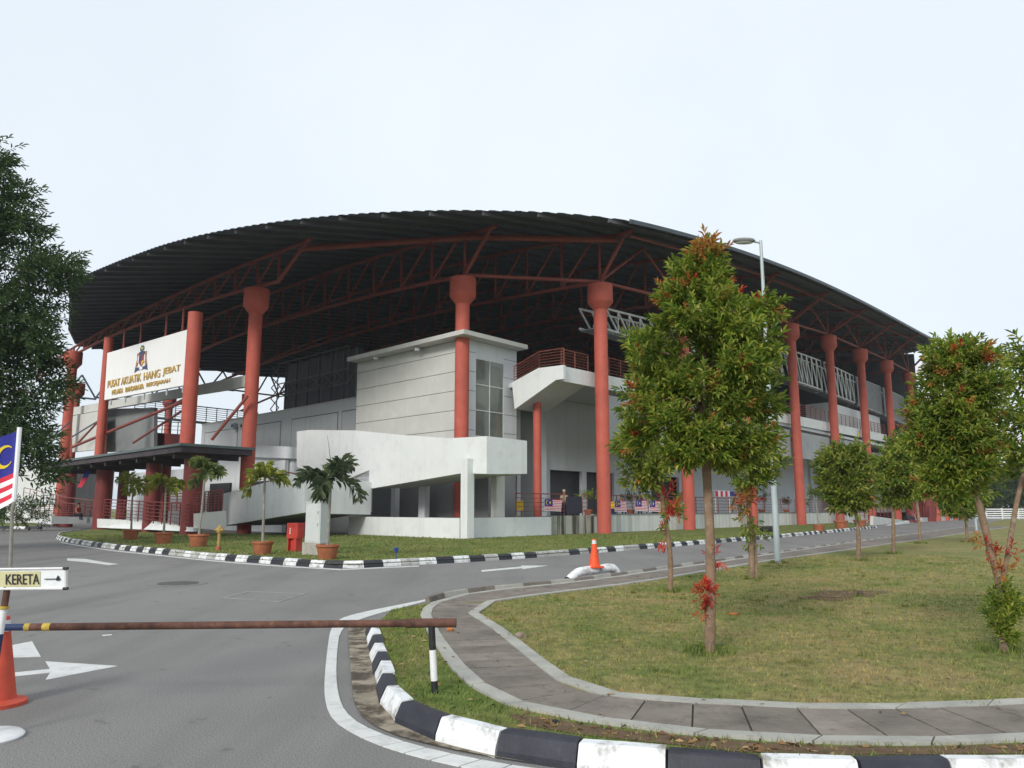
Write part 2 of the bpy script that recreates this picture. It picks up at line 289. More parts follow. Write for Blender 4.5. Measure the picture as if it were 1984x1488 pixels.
# ------------------------------------------------------------------ mesh builder and scene tree
WORLD = {}
class MB:
    def __init__(s): s.v = []; s.f = []; s.m = []
    def add(s, vs, fs, mi=0):
        o = len(s.v); s.v += [tuple(p) for p in vs]
        for f in fs: s.f.append(tuple(i + o for i in f)); s.m.append(mi)
        return s
    def hexa(s, p, mi=0):       # 8 corners: bottom four, top four
        return s.add(p, [(3, 2, 1, 0), (4, 5, 6, 7), (0, 1, 5, 4), (1, 2, 6, 5), (2, 3, 7, 6), (3, 0, 4, 7)], mi)
    def box(s, c, d, mi=0):
        x, y, z = c; a, b, h = d[0] / 2, d[1] / 2, d[2] / 2
        return s.hexa([(x - a, y - b, z - h), (x + a, y - b, z - h), (x + a, y + b, z - h), (x - a, y + b, z - h),
                       (x - a, y - b, z + h), (x + a, y - b, z + h), (x + a, y + b, z + h), (x - a, y + b, z + h)], mi)
    def uvbox(s, u0, u1, v0, v1, z0, z1, mi=0):
        return s.hexa([B(u0, v0, z0), B(u1, v0, z0), B(u1, v1, z0), B(u0, v1, z0), B(u0, v0, z1), B(u1, v0, z1), B(u1, v1, z1), B(u0, v1, z1)], mi)
    def prism(s, poly, off, mi=0):   # planar polygon (3-D points) extruded by a vector
        n = len(poly); off = Vector(off); poly = [Vector(p) for p in poly]
        return s.add(poly + [p + off for p in poly], [tuple(range(n)), tuple(reversed(range(n, 2 * n)))] + [(i, i + n, (i + 1) % n + n, (i + 1) % n) for i in range(n)], mi)
    def tube(s, path, r, n=8, cap=True, mi=0):
        path = [Vector(p) for p in path]; rs = r if isinstance(r, (list, tuple)) else [r] * len(path)
        vs = []; fs = []; prev = None
        for i, p in enumerate(path):
            t = (path[min(i + 1, len(path) - 1)] - path[max(i - 1, 0)]).normalized()
            a = prev if prev is not None else (Vector((0, 0, 1)) if abs(t.z) < 0.9 else Vector((1, 0, 0)))
            a = (a - t * a.dot(t)).normalized(); b = t.cross(a); prev = a
            for k in range(n):
                w = 2 * math.pi * k / n + math.pi / n
                vs.append(p + (a * math.cos(w) + b * math.sin(w)) * rs[i])
        for i in range(len(path) - 1):
            for k in range(n):
                k2 = (k + 1) % n; fs.append((i * n + k, i * n + k2, (i + 1) * n + k2, (i + 1) * n + k))
        if cap: fs.append(tuple(reversed(range(n)))); fs.append(tuple(range((len(path) - 1) * n, len(path) * n)))
        return s.add(vs, fs, mi)
    def lathe(s, c, prof, n=20, mi=0):
        c = Vector(c); vs = []; fs = []
        for r, z in prof:
            for k in range(n):
                w = 2 * math.pi * k / n; vs.append((c.x + r * math.cos(w), c.y + r * math.sin(w), c.z + z))
        for i in range(len(prof) - 1):
            for k in range(n):
                k2 = (k + 1) % n; fs.append((i * n + k, i * n + k2, (i + 1) * n + k2, (i + 1) * n + k))
        fs.append(tuple(reversed(range(n)))); fs.append(tuple(range((len(prof) - 1) * n, len(prof) * n)))
        return s.add(vs, fs, mi)
    def mesh(s, name, mats, off=Vector((0, 0, 0)), smooth=False):
        me = bpy.data.meshes.new(name)
        me.from_pydata([(p[0] - off.x, p[1] - off.y, p[2] - off.z) for p in s.v], [], s.f)
        for m in (mats if isinstance(mats, list) else [mats]): me.materials.append(m)
        if isinstance(mats, list) and len(mats) > 1: me.polygons.foreach_set('material_index', s.m)
        if smooth:
            me.polygons.foreach_set('use_smooth', [True] * len(me.polygons)); me.set_sharp_from_angle(angle=R(40))
        me.update(); return me
    def build(s, name, mats, parent=None, label=None, smooth=False, base=None, **kw):
        off = WORLD[parent.name] if parent is not None else (Vector(base) if base is not None else Vector((0, 0, 0)))
        o = bpy.data.objects.new(name, s.mesh(name, mats, off, smooth)); COL.objects.link(o)
        if parent is not None:
            o.parent = parent; WORLD[o.name] = off.copy()
        else:
            o.location = off; WORLD[o.name] = off.copy()
        if label: o['label'] = label
        for k, val in kw.items(): o[k] = val
        return o
def thing(name, label, cat, loc, group=None):
    o = bpy.data.objects.new(name, None); COL.objects.link(o); o.location = loc; o.empty_display_size = 0.3
    o['label'] = label; o['category'] = cat
    if group: o['group'] = group
    WORLD[o.name] = Vector(loc); return o
def tag(o, label, cat, group=None):
    o['label'] = label; o['category'] = cat
    if group: o['group'] = group
    return o
def holder(name, parent, label=None):        # an empty part that carries sub-parts
    o = bpy.data.objects.new(name, None); COL.objects.link(o); o.parent = parent; WORLD[o.name] = WORLD[parent.name].copy()
    if label: o['label'] = label
    return o
def text(body, parent, name, mat, origin, xd, yd, width, height, extrude=0.02):
    c = bpy.data.curves.new(name, 'FONT'); c.body = body; c.extrude = extrude; c.resolution_u = 3
    t = bpy.data.objects.new(name, c); COL.objects.link(t); bpy.context.view_layer.update()
    me = bpy.data.meshes.new_from_object(t.evaluated_get(bpy.context.evaluated_depsgraph_get()))
    bpy.data.objects.remove(t); bpy.data.curves.remove(c)
    n = len(me.vertices); co = np.empty(n * 3); me.vertices.foreach_get('co', co); co = co.reshape(-1, 3)
    lo, hi = co.min(0), co.max(0)
    xd, yd = Vector(xd).normalized(), Vector(yd).normalized(); zd = xd.cross(yd).normalized()
    q = (co - lo) / np.maximum(hi - lo, 1e-6); base = Vector(origin) - WORLD[parent.name]
    out = np.array(base)[None] + q[:, :1] * np.array(xd)[None] * width + q[:, 1:2] * np.array(yd)[None] * height + (q[:, 2:3] - .5) * np.array(zd)[None] * 2 * extrude
    me.vertices.foreach_set('co', out.ravel()); me.name = name; me.materials.clear(); me.materials.append(mat); me.update()
    o = bpy.data.objects.new(name, me); COL.objects.link(o); o.parent = parent; WORLD[o.name] = WORLD[parent.name].copy(); return o
def resample(pts, step):
    pts = [Vector(p) for p in pts]; L = [0.0]
    for a, b in zip(pts, pts[1:]): L.append(L[-1] + (b - a).length)
    n = max(1, round(L[-1] / step)); out = []; j = 0
    for i in range(n + 1):
        s = L[-1] * i / n
        while j < len(L) - 2 and L[j + 1] < s: j += 1
        t = (s - L[j]) / max(1e-6, L[j + 1] - L[j]); out.append(pts[j].lerp(pts[j + 1], t))
    return out
def smooth_path(pts, it=2):
    pts = [Vector(p) for p in pts]
    for _ in range(it):
        q = [pts[0]]
        for a, b in zip(pts, pts[1:]): q += [a.lerp(b, 0.25), a.lerp(b, 0.75)]
        q.append(pts[-1]); pts = q
    return pts
def poly_sheet(name, pts, z, mat, kind='structure', parent=None):
    bm = bmesh.new(); vs = [bm.verts.new((p[0], p[1], z)) for p in pts]; f = bm.faces.new(vs)
    if f.normal.z < 0: f.normal_flip()
    bmesh.ops.triangulate(bm, faces=bm.faces[:])
    bm.normal_update()
    for f in bm.faces:
        if f.normal.z < 0: f.normal_flip()
    me = bpy.data.meshes.new(name); bm.to_mesh(me); bm.free(); me.materials.append(mat)
    o = bpy.data.objects.new(name, me); COL.objects.link(o); WORLD[o.name] = Vector((0, 0, 0))
    if parent is None: o['kind'] = kind
    else: o.parent = parent
    return o
def inside(px, py, poly):
    px = np.asarray(px); py = np.asarray(py); r = np.zeros(px.shape, bool); n = len(poly)
    for i in range(n):
        x0, y0 = poly[i][0], poly[i][1]; x1, y1 = poly[(i + 1) % n][0], poly[(i + 1) % n][1]
        c = ((y0 > py) != (y1 > py)) & (px < (x1 - x0) * (py - y0) / ((y1 - y0) if abs(y1 - y0) > 1e-9 else 1e-9) + x0)
        r ^= c
    return r

# ------------------------------------------------------------------ ground, road, lawns, kerbs, footpath
LZ = 0.13                                   # lawn level above the road
poly_sheet('ground', [(-900, -300), (900, -300), (900, 1500), (-900, 1500)], -0.03, M['far_grass'])
poly_sheet('road', [(-70, -12), (40, -12), (90, 10), (150, 150), (80, 190), (-70, 130)], 0.0, M['asphalt'])

kerb_in = [(3600, 1440), (3000, 1452), (2400, 1460), (2200, 1462), (1984, 1462), (1777, 1465), (1621, 1467), (1434, 1462), (1259, 1443), (1093, 1432), (948, 1406), (839, 1378), (776, 1346), (761, 1296), (742, 1243), (731, 1205)]
kerb_in = smooth_path([G(x, y, LZ + 0.02) for x, y in kerb_in], 2)
path_out = [(836, 1169), (812, 1186), (821, 1213), (836, 1243), (873, 1299), (910, 1333), (959, 1363), (1060, 1389), (1240, 1417), (1430, 1435), (1617, 1445), (1800, 1447), (1984, 1440), (2200, 1428), (2400, 1414), (3000, 1380), (3600, 1352)]
path_inn = [(960, 1166), (926, 1190), (950, 1204), (977, 1220), (1026, 1258), (1082, 1302), (1138, 1337), (1240, 1352), (1468, 1364), (1617, 1369), (1803, 1366), (1984, 1358), (2200, 1345), (2400, 1332), (3000, 1298), (3600, 1270)]
up_out = [(836, 1169), (873, 1156), (966, 1143), (1104, 1130), (1240, 1111), (1500, 1073), (1660, 1050), (1800, 1030), (1900, 1018)]
up_inn = [(960, 1166), (1000, 1160), (1100, 1147), (1240, 1130), (1500, 1086), (1664, 1063), (1810, 1042), (1960, 1021)]
def gl(l, z=LZ): return [G(x, y, z) for x, y in l]
PO, PI_, UO, UI = gl(path_out), gl(path_inn), gl(up_out), gl(up_inn)
PO = [PO[0]] + smooth_path(PO[1:], 2); PI_ = [PI_[0]] + smooth_path(PI_[1:], 2)
def walk(L, n=400):
    return resample(L, sum((b - a).length for a, b in zip(L, L[1:])) / n)
def pair(A_, B_):            # for each station on the outer edge the nearest later station on the inner edge
    P, Q = walk(A_), walk(B_); out = []; j = 0
    for p in P:
        best = min(range(j, min(len(Q), j + 40)), key=lambda k: (Q[k] - p).length); j = best; out.append(Q[best])
    return P, out

lawn_poly = [tuple(p[:2]) for p in kerb_in]
tail = [(760, 1181), (836, 1167)]
lawn_poly += [tuple(G(x, y, LZ)[:2]) for x, y in tail] + [tuple(p[:2]) for p in UO[1:]] + [(70, 112), (200, 160), (200, 0), (25, -8)]
lawn = poly_sheet('lawn', lawn_poly, LZ, M['lawn'])
# the green strip between kerb and path
strip = [tuple(p[:2]) for p in kerb_in[2:]] + [tuple(G(x, y, LZ)[:2]) for x, y in tail[:1]] + [tuple(p[:2]) for p in PO[:-2]]
gs = poly_sheet('verge_grass', strip, LZ + 0.004, M['glawn'], parent=lawn)
# worn soil by the kerb
sp = [(985, 1385), (1060, 1393), (1150, 1409), (1240, 1421), (1430, 1438), (1617, 1448), (1800, 1449.5), (2000, 1443), (2300, 1425), (2300, 1452), (1984, 1462), (1777, 1464), (1621, 1465), (1434, 1459), (1259, 1440), (1120, 1425), (1010, 1405)]
poly_sheet('bare_soil', [tuple(G(x, y, LZ)[:2]) for x, y in sp], LZ + 0.008, M['soil'], parent=lawn)
for (x, y, w, h) in ((1640, 1150, 95, 9), (1610, 1158, 60, 7)):
    pts = []
    for k in range(14):
        a = 2 * math.pi * k / 14; j = rnd.uniform(0.6, 1.1)
        pts.append(tuple(G(x + w * math.cos(a) * j, y + h * math.sin(a) * j, LZ)[:2]))
    poly_sheet('bare_soil', pts, LZ + 0.005 + 0.002 * (w < 80), M['soil'], parent=lawn)

def kerb_run(parent, line, side, step, H=0.15, W_=0.17, mats=('kblack', 'kwhite'), start=0, inner_line=False, gap=0.006, worn=0.0):
    pts = resample(line, step); r2 = random.Random(3)
    for i, (a, b) in enumerate(zip(pts, pts[1:])):
        a = Vector((a.x, a.y, 0)); b = Vector((b.x, b.y, 0)); L = (b - a).length; d = (b - a) / L
        def nrm(j):
            q = pts[min(j + 1, len(pts) - 1)] - pts[max(j - 1, 0)]; q = Vector((q.x, q.y, 0)).normalized()
            return Vector((-q.y, q.x, 0)) * side
        na, nb = nrm(i), nrm(i + 1)
        mb = MB(); j0, j1 = r2.uniform(-.012, .012), r2.uniform(-.012, .012); a2 = a + d * (gap + r2.uniform(0, .006)) + na * j0; b2 = b - d * (gap + r2.uniform(0, .006)) + nb * j1
        hz = r2.uniform(-0.006, 0.006)
        prof = [(0.0, -0.04), (0.006, H * 0.30), (W_ * .34, H * 0.93 + hz), (W_ * .42, H + hz), (W_, H + hz * 1.5), (W_, -0.04)]
        if inner_line: prof = [(x - W_, z) for x, z in prof]
        n = len(prof); M3 = 3
        vs = []
        for k in range(M3):
            t = k / (M3 - 1); P0 = a2.lerp(b2, t); N = na.lerp(nb, t)
            vs += [P0 + N * (x + r2.uniform(-0.003, 0.003)) + Vector((0, 0, z + r2.uniform(-0.003, 0.003))) for x, z in prof]
        fs = []
        for k in range(M3 - 1):
            for q in range(n): fs.append((k * n + q, k * n + (q + 1) % n, (k + 1) * n + (q + 1) % n, (k + 1) * n + q))
        fs.append(tuple(range(n))); fs.append(tuple(reversed(range((M3 - 1) * n, M3 * n))))
        mb.add(vs, fs)
        mk = mats[(i + start) % 2]
        if worn and r2.random() < worn: mk = 'kworn'
        mb.build('kerb_stone', M[mk], parent)
def struct_root(name, loc=(0, 0, 0)):
    o = bpy.data.objects.new(name, None); COL.objects.link(o); o['kind'] = 'structure'; WORLD[o.name] = Vector(loc); return o
kerb_a = struct_root('front_kerb')
vis = [p for p in kerb_in if p.y > 4.2 and p.x < 10]
kerb_run(kerb_a, list(reversed(vis)), 1, 0.56, H=LZ + 0.03, W_=0.155, inner_line=True)
# short dark kerb along the upper branch of the path
kerb_b = struct_root('path_kerb')
uk = [G(x, y, 0) for x, y in ((833, 1171), (873, 1158), (966, 1146), (1104, 1133), (1240, 1114), (1380, 1093), (1500, 1076), (1660, 1053), (1800, 1033), (1900, 1020))]
kerb_run(kerb_b, uk, 1, 0.8, H=LZ - 0.01, W_=0.10, mats=('slab', 'plinth'))
# island kerb
isl = [(106, 1043), (118, 1048), (139, 1052), (208, 1063), (324, 1075), (420, 1085), (500, 1091), (570, 1096), (634, 1101), (690, 1101), (720, 1099.5), (813, 1094), (914, 1089), (1060, 1079), (1224, 1066), (1391, 1052), (1500, 1043), (1600, 1033), (1700, 1023)]
ISL = smooth_path([G(x, y, 0) for x, y in isl], 1)
kerb_c = struct_root('island_kerb')
kerb_run(kerb_c, ISL, 1, 0.62, H=0.19, W_=0.2, worn=0.3)
tipkerb = [G(x, y, 0) for x, y in ((106, 1043), (112, 1037), (135, 1032), (165, 1029))]
kerb_run(kerb_c, list(reversed(tipkerb)), 1, 0.8, H=0.16, W_=0.15, mats=('kworn', 'kworn'))
lw = [tuple(p[:2]) for p in ISL] + [tuple(B(70, 3)[:2]), tuple(B(6, 6)[:2]), tuple(B(0.5, 12)[:2]), tuple(B(-2.5, 20)[:2]), tuple(G(330, 1021)[:2]), tuple(G(240, 1026)[:2]), tuple(G(165, 1030)[:2]), tuple(G(118, 1037)[:2])]
# pull the sheet edge just inside the stones
isl_lawn = poly_sheet('island_lawn', lw, 0.12, M['glawn'])
# left verge kerb
kerb_d = struct_root('left_kerb')
kerb_run(kerb_d, [G(-120, 1022), G(0, 1024), G(75, 1025)], 1, 1.6, H=0.2, W_=0.3, start=1)
poly_sheet('left_verge', [tuple(G(-300, 1026)[:2]), tuple(G(0, 1023)[:2]), tuple(G(72, 1024)[:2]), tuple(G(66, 1012)[:2]), tuple(G(-300, 1008)[:2])], 0.14, M['glawn'])

# footpath: two edgings of concrete pieces and slabs between them
path = struct_root('footpath')
def strip_pieces(parent, L0, L1, step, z0, z1, name, mats, gap=0.008, wob=0.004):
    n = max(2, round(sum((b - a).length for a, b in zip(L0, L0[1:])) / step))
    A_ = resample(L0, 1e9 if n < 1 else sum((b - a).length for a, b in zip(L0, L0[1:])) / n)
    lenB = sum((b - a).length for a, b in zip(L1, L1[1:])); B_ = resample(L1, lenB / n)
    m = min(len(A_), len(B_)); r3 = random.Random(11)
    for i in range(m - 1):
        a0, a1, b0, b1 = A_[i], A_[i + 1], B_[i], B_[i + 1]
        if max(a0.y, b0.y) < 3.6: continue
        ta = gap / max(0.05, (a1 - a0).length); tb = gap / max(0.05, (b1 - b0).length)
        a0, a1 = a0.lerp(a1, ta), a1.lerp(a0, ta); b0, b1 = b0.lerp(b1, tb), b1.lerp(b0, tb)
        zz = [z1 + r3.uniform(-wob, wob) for _ in range(4)]
        q = [a0, a1, b1, b0]
        if (a1 - a0).cross(b0 - a0).z < 0: q = [a0, b0, b1, a1]
        mb = MB(); mb.hexa([(p.x, p.y, z0) for p in q] + [(p.x, p.y, h) for p, h in zip(q, zz)])
        mb.build(name, M[mats[r3.randrange(len(mats))]], parent)
def strip_idx(parent, A_, B_, step, z0, z1, name, mats, gap, wob):
    s = [0.0]; r3 = random.Random(19)
    for i in range(len(A_) - 1): s.append(s[-1] + .5 * ((A_[i + 1] - A_[i]).length + (B_[i + 1] - B_[i]).length))
    n = round(s[-1] / step); idx = [min(range(len(s)), key=lambda k: abs(s[k] - s[-1] * t / n)) for t in range(n + 1)]
    for i0, i1 in zip(idx, idx[1:]):
        if i1 <= i0 or max(A_[i0].y, B_[i0].y) < 3.6: continue
        la = A_[i0:i1 + 1]; lb = B_[i0:i1 + 1]; m = len(la)
        ta = gap / max(.05, (la[-1] - la[0]).length); tb = gap / max(.05, (lb[-1] - lb[0]).length)
        la = [la[0].lerp(la[-1], ta)] + la[1:-1] + [la[-1].lerp(la[0], ta)]; lb = [lb[0].lerp(lb[-1], tb)] + lb[1:-1] + [lb[-1].lerp(lb[0], tb)]
        if m > 4: la = [la[0], la[m // 2], la[-1]]; lb = [lb[0], lb[m // 2], lb[-1]]; m = 3
        h0, h1 = z1 + r3.uniform(-wob, wob), z1 + r3.uniform(-wob, wob)
        mb = MB(); vs = []
        for k in range(m):
            h = h0 + (h1 - h0) * k / (m - 1); a, b = la[k], lb[k]; vs += [(a.x, a.y, z0), (a.x, a.y, h), (b.x, b.y, h), (b.x, b.y, z0)]
        fs = [(4 * k + q, 4 * k + q + 1, 4 * k + q + 5, 4 * k + q + 4) for k in range(m - 1) for q in range(3)] + [(3, 2, 1, 0), (4 * m - 4, 4 * m - 3, 4 * m - 2, 4 * m - 1)]
        mb.add(vs, fs); mb.build(name, M[mats[r3.randrange(len(mats))]], parent)
def offset_line(Lo, Li, w):       # a line w metres from Lo towards Li
    n = 60
    la = sum((b - a).length for a, b in zip(Lo, Lo[1:])); lb = sum((b - a).length for a, b in zip(Li, Li[1:]))
    P, Q = resample(Lo, la / n), resample(Li, lb / n)
    return [p + (q - p).normalized() * w for p, q in zip(P, Q)], [q + (p - q).normalized() * w for p, q in zip(P, Q)], P, Q
def inset(P, Q, w): return [p + (q - p).normalized() * w for p, q in zip(P, Q)], [q + (p - q).normalized() * w for p, q in zip(P, Q)]
PP, QQ = pair(PO, PI_)
E0, E1 = inset(PP, QQ, 0.15)
P0s, Q0s = PP, QQ
strip_pieces(path, P0s, E0, 0.75, LZ - 0.05, LZ + 0.022, 'edging_stone', ['edging'])
_iq, _ip = pair(PI_, PO)
I0, _ = inset(_iq, _ip, 0.15)
strip_pieces(path, _iq, I0, 0.75, LZ - 0.05, LZ + 0.022, 'edging_stone', ['edging'])
mid0, mid1 = inset(PP, QQ, 0.155)
strip_idx(path, mid0, mid1, 0.40, LZ - 0.05, LZ + 0.016, 'slab', ['slab', 'slab', 'slab2'], 0.007, 0.004)
F0, F1, P1s, Q1s = offset_line(UO, UI, 0.16)
strip_pieces(path, P1s, F0, 1.3, LZ - 0.05, LZ + 0.022, 'edging_stone', ['edging'])
strip_pieces(path, Q1s, F1, 1.3, LZ - 0.05, LZ + 0.022, 'edging_stone', ['edging'])
m0, m1, _, _ = offset_line(UO, UI, 0.165)
strip_pieces(path, m0, m1, 0.7, LZ - 0.05, LZ + 0.016, 'slab', ['slab', 'slab', 'slab2'], 0.01, 0.005)
# dark soil in the joints under the slabs
jb = MB(); jn = min(len(E0), len(E1))
jb.add([(p.x, p.y, LZ + .006) for p in E0[:jn]] + [(p.x, p.y, LZ + .006) for p in E1[:jn]], [(i, jn + i, jn + i + 1, i + 1) for i in range(jn - 1)])
jb.build('joint_bed', M['joint'], path)

# drain channel of concrete between line and kerb: V-shaped gutter built as a sunken-looking profile
line_out = [(830, 1161), (760, 1175), (700, 1187), (655, 1200), (640, 1220), (634, 1260), (629, 1310), (628, 1345), (634, 1378), (650, 1402), (690, 1426), (745, 1450), (830, 1474), (900, 1489), (1000, 1508), (1200, 1530), (1500, 1550)]
line_inn = [(832, 1164), (768, 1180), (716, 1194), (675, 1209), (658, 1226), (653, 1262), (651, 1310), (655, 1345), (664, 1374), (686, 1398), (725, 1418), (775, 1437), (850, 1457), (920, 1472), (1020, 1489), (1220, 1513), (1500, 1535)]
LO = smooth_path(gl(line_out, 0.0), 1); LI = smooth_path(gl(line_inn, 0.0), 1)
mark = struct_root('road_marking')
def flat_pieces(parent, L0, L1, step, z, name, mat, gap, thick=0.004, seed=1, cond=None):
    la = sum((b - a).length for a, b in zip(L0, L0[1:])); lb = sum((b - a).length for a, b in zip(L1, L1[1:]))
    n = max(2, round(la / step)); A_ = resample(L0, la / n); B_ = resample(L1, lb / n); r3 = random.Random(seed)
    for i in range(n):
        a0, a1, b0, b1 = A_[i], A_[i + 1], B_[i], B_[i + 1]
        if cond and not cond(a0): continue
        ta = gap / (a1 - a0).length * r3.uniform(0.6, 1.4); tb = gap / max(0.02, (b1 - b0).length) * r3.uniform(0.6, 1.4)
        a0, a1 = a0.lerp(a1, ta), a1.lerp(a0, ta); b0, b1 = b0.lerp(b1, tb), b1.lerp(b0, tb)
        q = [a0, a1, b1, b0]
        if (a1 - a0).cross(b0 - a0).z < 0: q = [a0, b0, b1, a1]
        mb = MB(); mb.hexa([(p.x, p.y, 0.001) for p in q] + [(p.x, p.y, z + thick) for p in q])
        mb.build(name, M[mat], parent)
flat_pieces(mark, LO, LI, 0.24, 0.004, 'line_block', 'line', 0.007)
# gutter
gut_r = [G(x, y, 0) for x, y in ((716, 1205), (720, 1222), (728, 1262), (738, 1312), (750, 1377), (812, 1410), (936, 1443), (1082, 1470), (1250, 1490), (1500, 1508))]
gut_l = [G(x, y, 0) for x, y in ((676, 1212), (674, 1226), (677, 1262), (680, 1312), (688, 1380), (742, 1420), (860, 1452), (1000, 1477), (1200, 1503), (1500, 1528))]
gr, gl_ = smooth_path(gut_r, 1), smooth_path(gut_l, 1)
n = 60; la = sum((b - a).length for a, b in zip(gl_, gl_[1:])); lb = sum((b - a).length for a, b in zip(gr, gr[1:]))
PA, PB = resample(gl_, la / n), resample(gr, lb / n)
gutter = struct_root('drain_gutter')
k = 0
while k < n:
    k2 = min(n, k + 3); mb = MB(); vs = []
    for j in range(k, k2 + 1):
        a, b = PA[j], PB[j]
        for t, z in ((0.0, 0.012), (0.06, 0.014), (0.30, 0.006), (0.62, 0.008), (0.85, 0.030), (1.06, 0.045)):
            p = a.lerp(b, t); vs.append((p.x, p.y, z))
    nn = 6; fs = []
    for j in range(k2 - k):
        for q in range(nn - 1): fs.append((j * nn + q, j * nn + q + 1, (j + 1) * nn + q + 1, (j + 1) * nn + q))
    mb.add(vs, fs); o = mb.build('gutter_section', M['drain'], gutter, smooth=True)
    k = k2

def road_poly(pts, z=0.004, name='arrow'):
    q = [G(x, y, 0) for x, y in pts]; mb = MB()
    mb.prism([(p.x, p.y, 0.001) for p in q], (0, 0, z)); return mb.build(name, M['line'], mark)
road_poly([(88, 1282), (228, 1291), (88, 1318), (97, 1304), (25, 1311), (25, 1304), (97, 1297)])
road_poly([(-10, 1257), (62, 1243), (79, 1273), (-10, 1275)])
road_poly([(-30, 1307), (15, 1304), (15, 1311), (-30, 1315)], name='arrow_tail')
road_poly([(130, 1082), (165, 1083), (205, 1090), (230, 1093), (212, 1095), (165, 1089), (130, 1086)])
road_poly([(932, 1105), (1010, 1098), (1010, 1096), (1062, 1096), (1012, 1103), (1012, 1101), (934, 1108)])
road_poly([(198, 1231), (218, 1229), (216, 1231), (199, 1233)], name='paint_fleck')
# thin white line along the island
tl = [G(x, y + 2.2, 0) for x, y in isl[1:12]]; tl2 = [G(x, y + 3.6, 0) for x, y in isl[1:12]]
flat_pieces(mark, tl, tl2, 2.4, 0.004, 'edge_line', 'line', 0.02, seed=4)
ul = [G(x, y, 0) for x, y in ((1210, 1121), (1260, 1112), (1420, 1090), (1500, 1078.5))]; ul2 = [G(x, y, 0) for x, y in ((1212, 1123), (1262, 1114), (1422, 1092), (1502, 1080.3))]
flat_pieces(mark, ul, ul2, 2.6, 0.004, 'edge_line', 'line', 0.5, seed=6)
# manhole and patch
c = G(345, 1131); mh = thing('manhole_cover', 'round iron manhole cover set in the grey road', 'manhole', c)
MB().lathe((c.x, c.y, 0.002), [(0.62, 0), (0.62, 0.006)], 28).build('frame_ring', M['asphalt'], mh)
MB().lathe((c.x, c.y, 0.009), [(0.43, 0), (0.43, 0.006), (0.41, 0.012)], 28).build('cover', M['manhole'], mh)
q = [G(430, 1159), G(478, 1146), G(596, 1150), G(540, 1167)]
ph = thing('inspection_cover', 'rectangular concrete inspection cover flush with the road', 'manhole', (q[0] + q[2]) / 2)
cen = (q[0] + q[1] + q[2] + q[3]) / 4
for i in range(4):
    a, b = q[i], q[(i + 1) % 4]; ia, ib = a.lerp(cen, 0.12), b.lerp(cen, 0.12)
    MB().prism([(p.x, p.y, 0.002) for p in (a, b, ib, ia)], (0, 0, 0.006)).build('frame', M['patch'], ph)
MB().prism([(p.x, p.y, 0.002) for p in [x.lerp(cen, 0.15) for x in q]], (0, 0, 0.004)).build('cover', M['asphalt'], ph)

# grass blades, denser towards the viewer because only there can blades be told apart
def blades(name, poly, holes, n, x0, x1, y0, y1, z, mat, hmin, hmax, seed, parent, fall=9.0):
    g = np.random.default_rng(seed); x = g.uniform(x0, x1, n * 3); y = g.uniform(y0, y1, n * 3)
    keep = g.uniform(0, 1, n * 3) < np.clip((fall / np.maximum(y, 1)) ** 2, 0, 1)
    x, y = x[keep], y[keep]; k = inside(x, y, poly)
    for h in holes: k &= ~inside(x, y, h)
    x, y = x[k][:n], y[k][:n]; m = len(x)
    h = g.uniform(hmin, hmax, m); a = g.uniform(0, 2 * np.pi, m); w = g.uniform(0.003, 0.006, m) * np.maximum(1, y / 8); lean = g.uniform(0.1, 1.3, m) * h; la_ = g.uniform(0, 2 * np.pi, m)
    v = np.empty((m, 3, 3))
    v[:, 0] = np.stack([x - w * np.cos(a), y - w * np.sin(a), np.full(m, z)], 1)
    v[:, 1] = np.stack([x + w * np.cos(a), y + w * np.sin(a), np.full(m, z)], 1)
    v[:, 2] = np.stack([x + lean * np.cos(la_), y + lean * np.sin(la_), z + h], 1)
    me = bpy.data.meshes.new(name); me.from_pydata(v.reshape(-1, 3).tolist(), [], np.arange(3 * m).reshape(-1, 3).tolist())
    me.materials.append(mat); o = bpy.data.objects.new(name, me); COL.objects.link(o); o['kind'] = 'stuff'
    o['label'] = parent; return o
def fallen(name, poly, n, x0, x1, y0, y1, z, seed, lab):
    g = random.Random(seed); mb = MB(); k = 0
    while k < n:
        x, y = g.uniform(x0, x1), g.uniform(y0, y1)
        if not inside(np.array([x]), np.array([y]), poly)[0]: continue
        k += 1; a = g.uniform(0, 6.28); L = g.uniform(.02, .045); w = L * .4; t = g.uniform(-.01, .015)
        c, s = math.cos(a), math.sin(a)
        mb.add([(x - c * L, y - s * L, z + .006), (x - s * w, y + c * w, z + .012 + t), (x + c * L, y + s * L, z + .008), (x + s * w, y - c * w, z + .006)], [(0, 1, 2), (0, 2, 3)])
    o = mb.build(name, M['deadleaf'], None); o['kind'] = 'stuff'; o['label'] = lab
path_hole = [tuple(p[:2]) for p in PO] + [tuple(p[:2]) for p in reversed(PI_)]
up_hole = [tuple(p[:2]) for p in UO] + [tuple(p[:2]) for p in reversed(UI)]
soil_hole = [tuple(G(x, y, LZ)[:2]) for x, y in sp]
blades('grass', lawn_poly, [path_hole, up_hole, strip], 90000, -0.5, 14, 5.2, 26, LZ, M['blade'], 0.012, 0.04, 5, 'short patchy half dry grass on the lawn beside the footpath')
fallen('leaves', soil_hole, 130, -.5, 6, 4.5, 7, LZ + .006, 3, 'dry fallen leaves on the bare soil by the kerb')
fallen('leaves', strip, 70, -2, 6, 4.5, 10, LZ + .01, 4, 'dry fallen leaves on the verge grass')
fallen('leaves', lawn_poly, 420, -1, 12, 6, 18, LZ + .02, 5, 'dry fallen leaves scattered over the lawn and path')
blades('grass', soil_hole, [], 1500, -0.5, 6.5, 4.6, 7, LZ + 0.008, M['blade'], 0.015, 0.05, 9, 'sparse dry grass on the bare soil by the kerb')
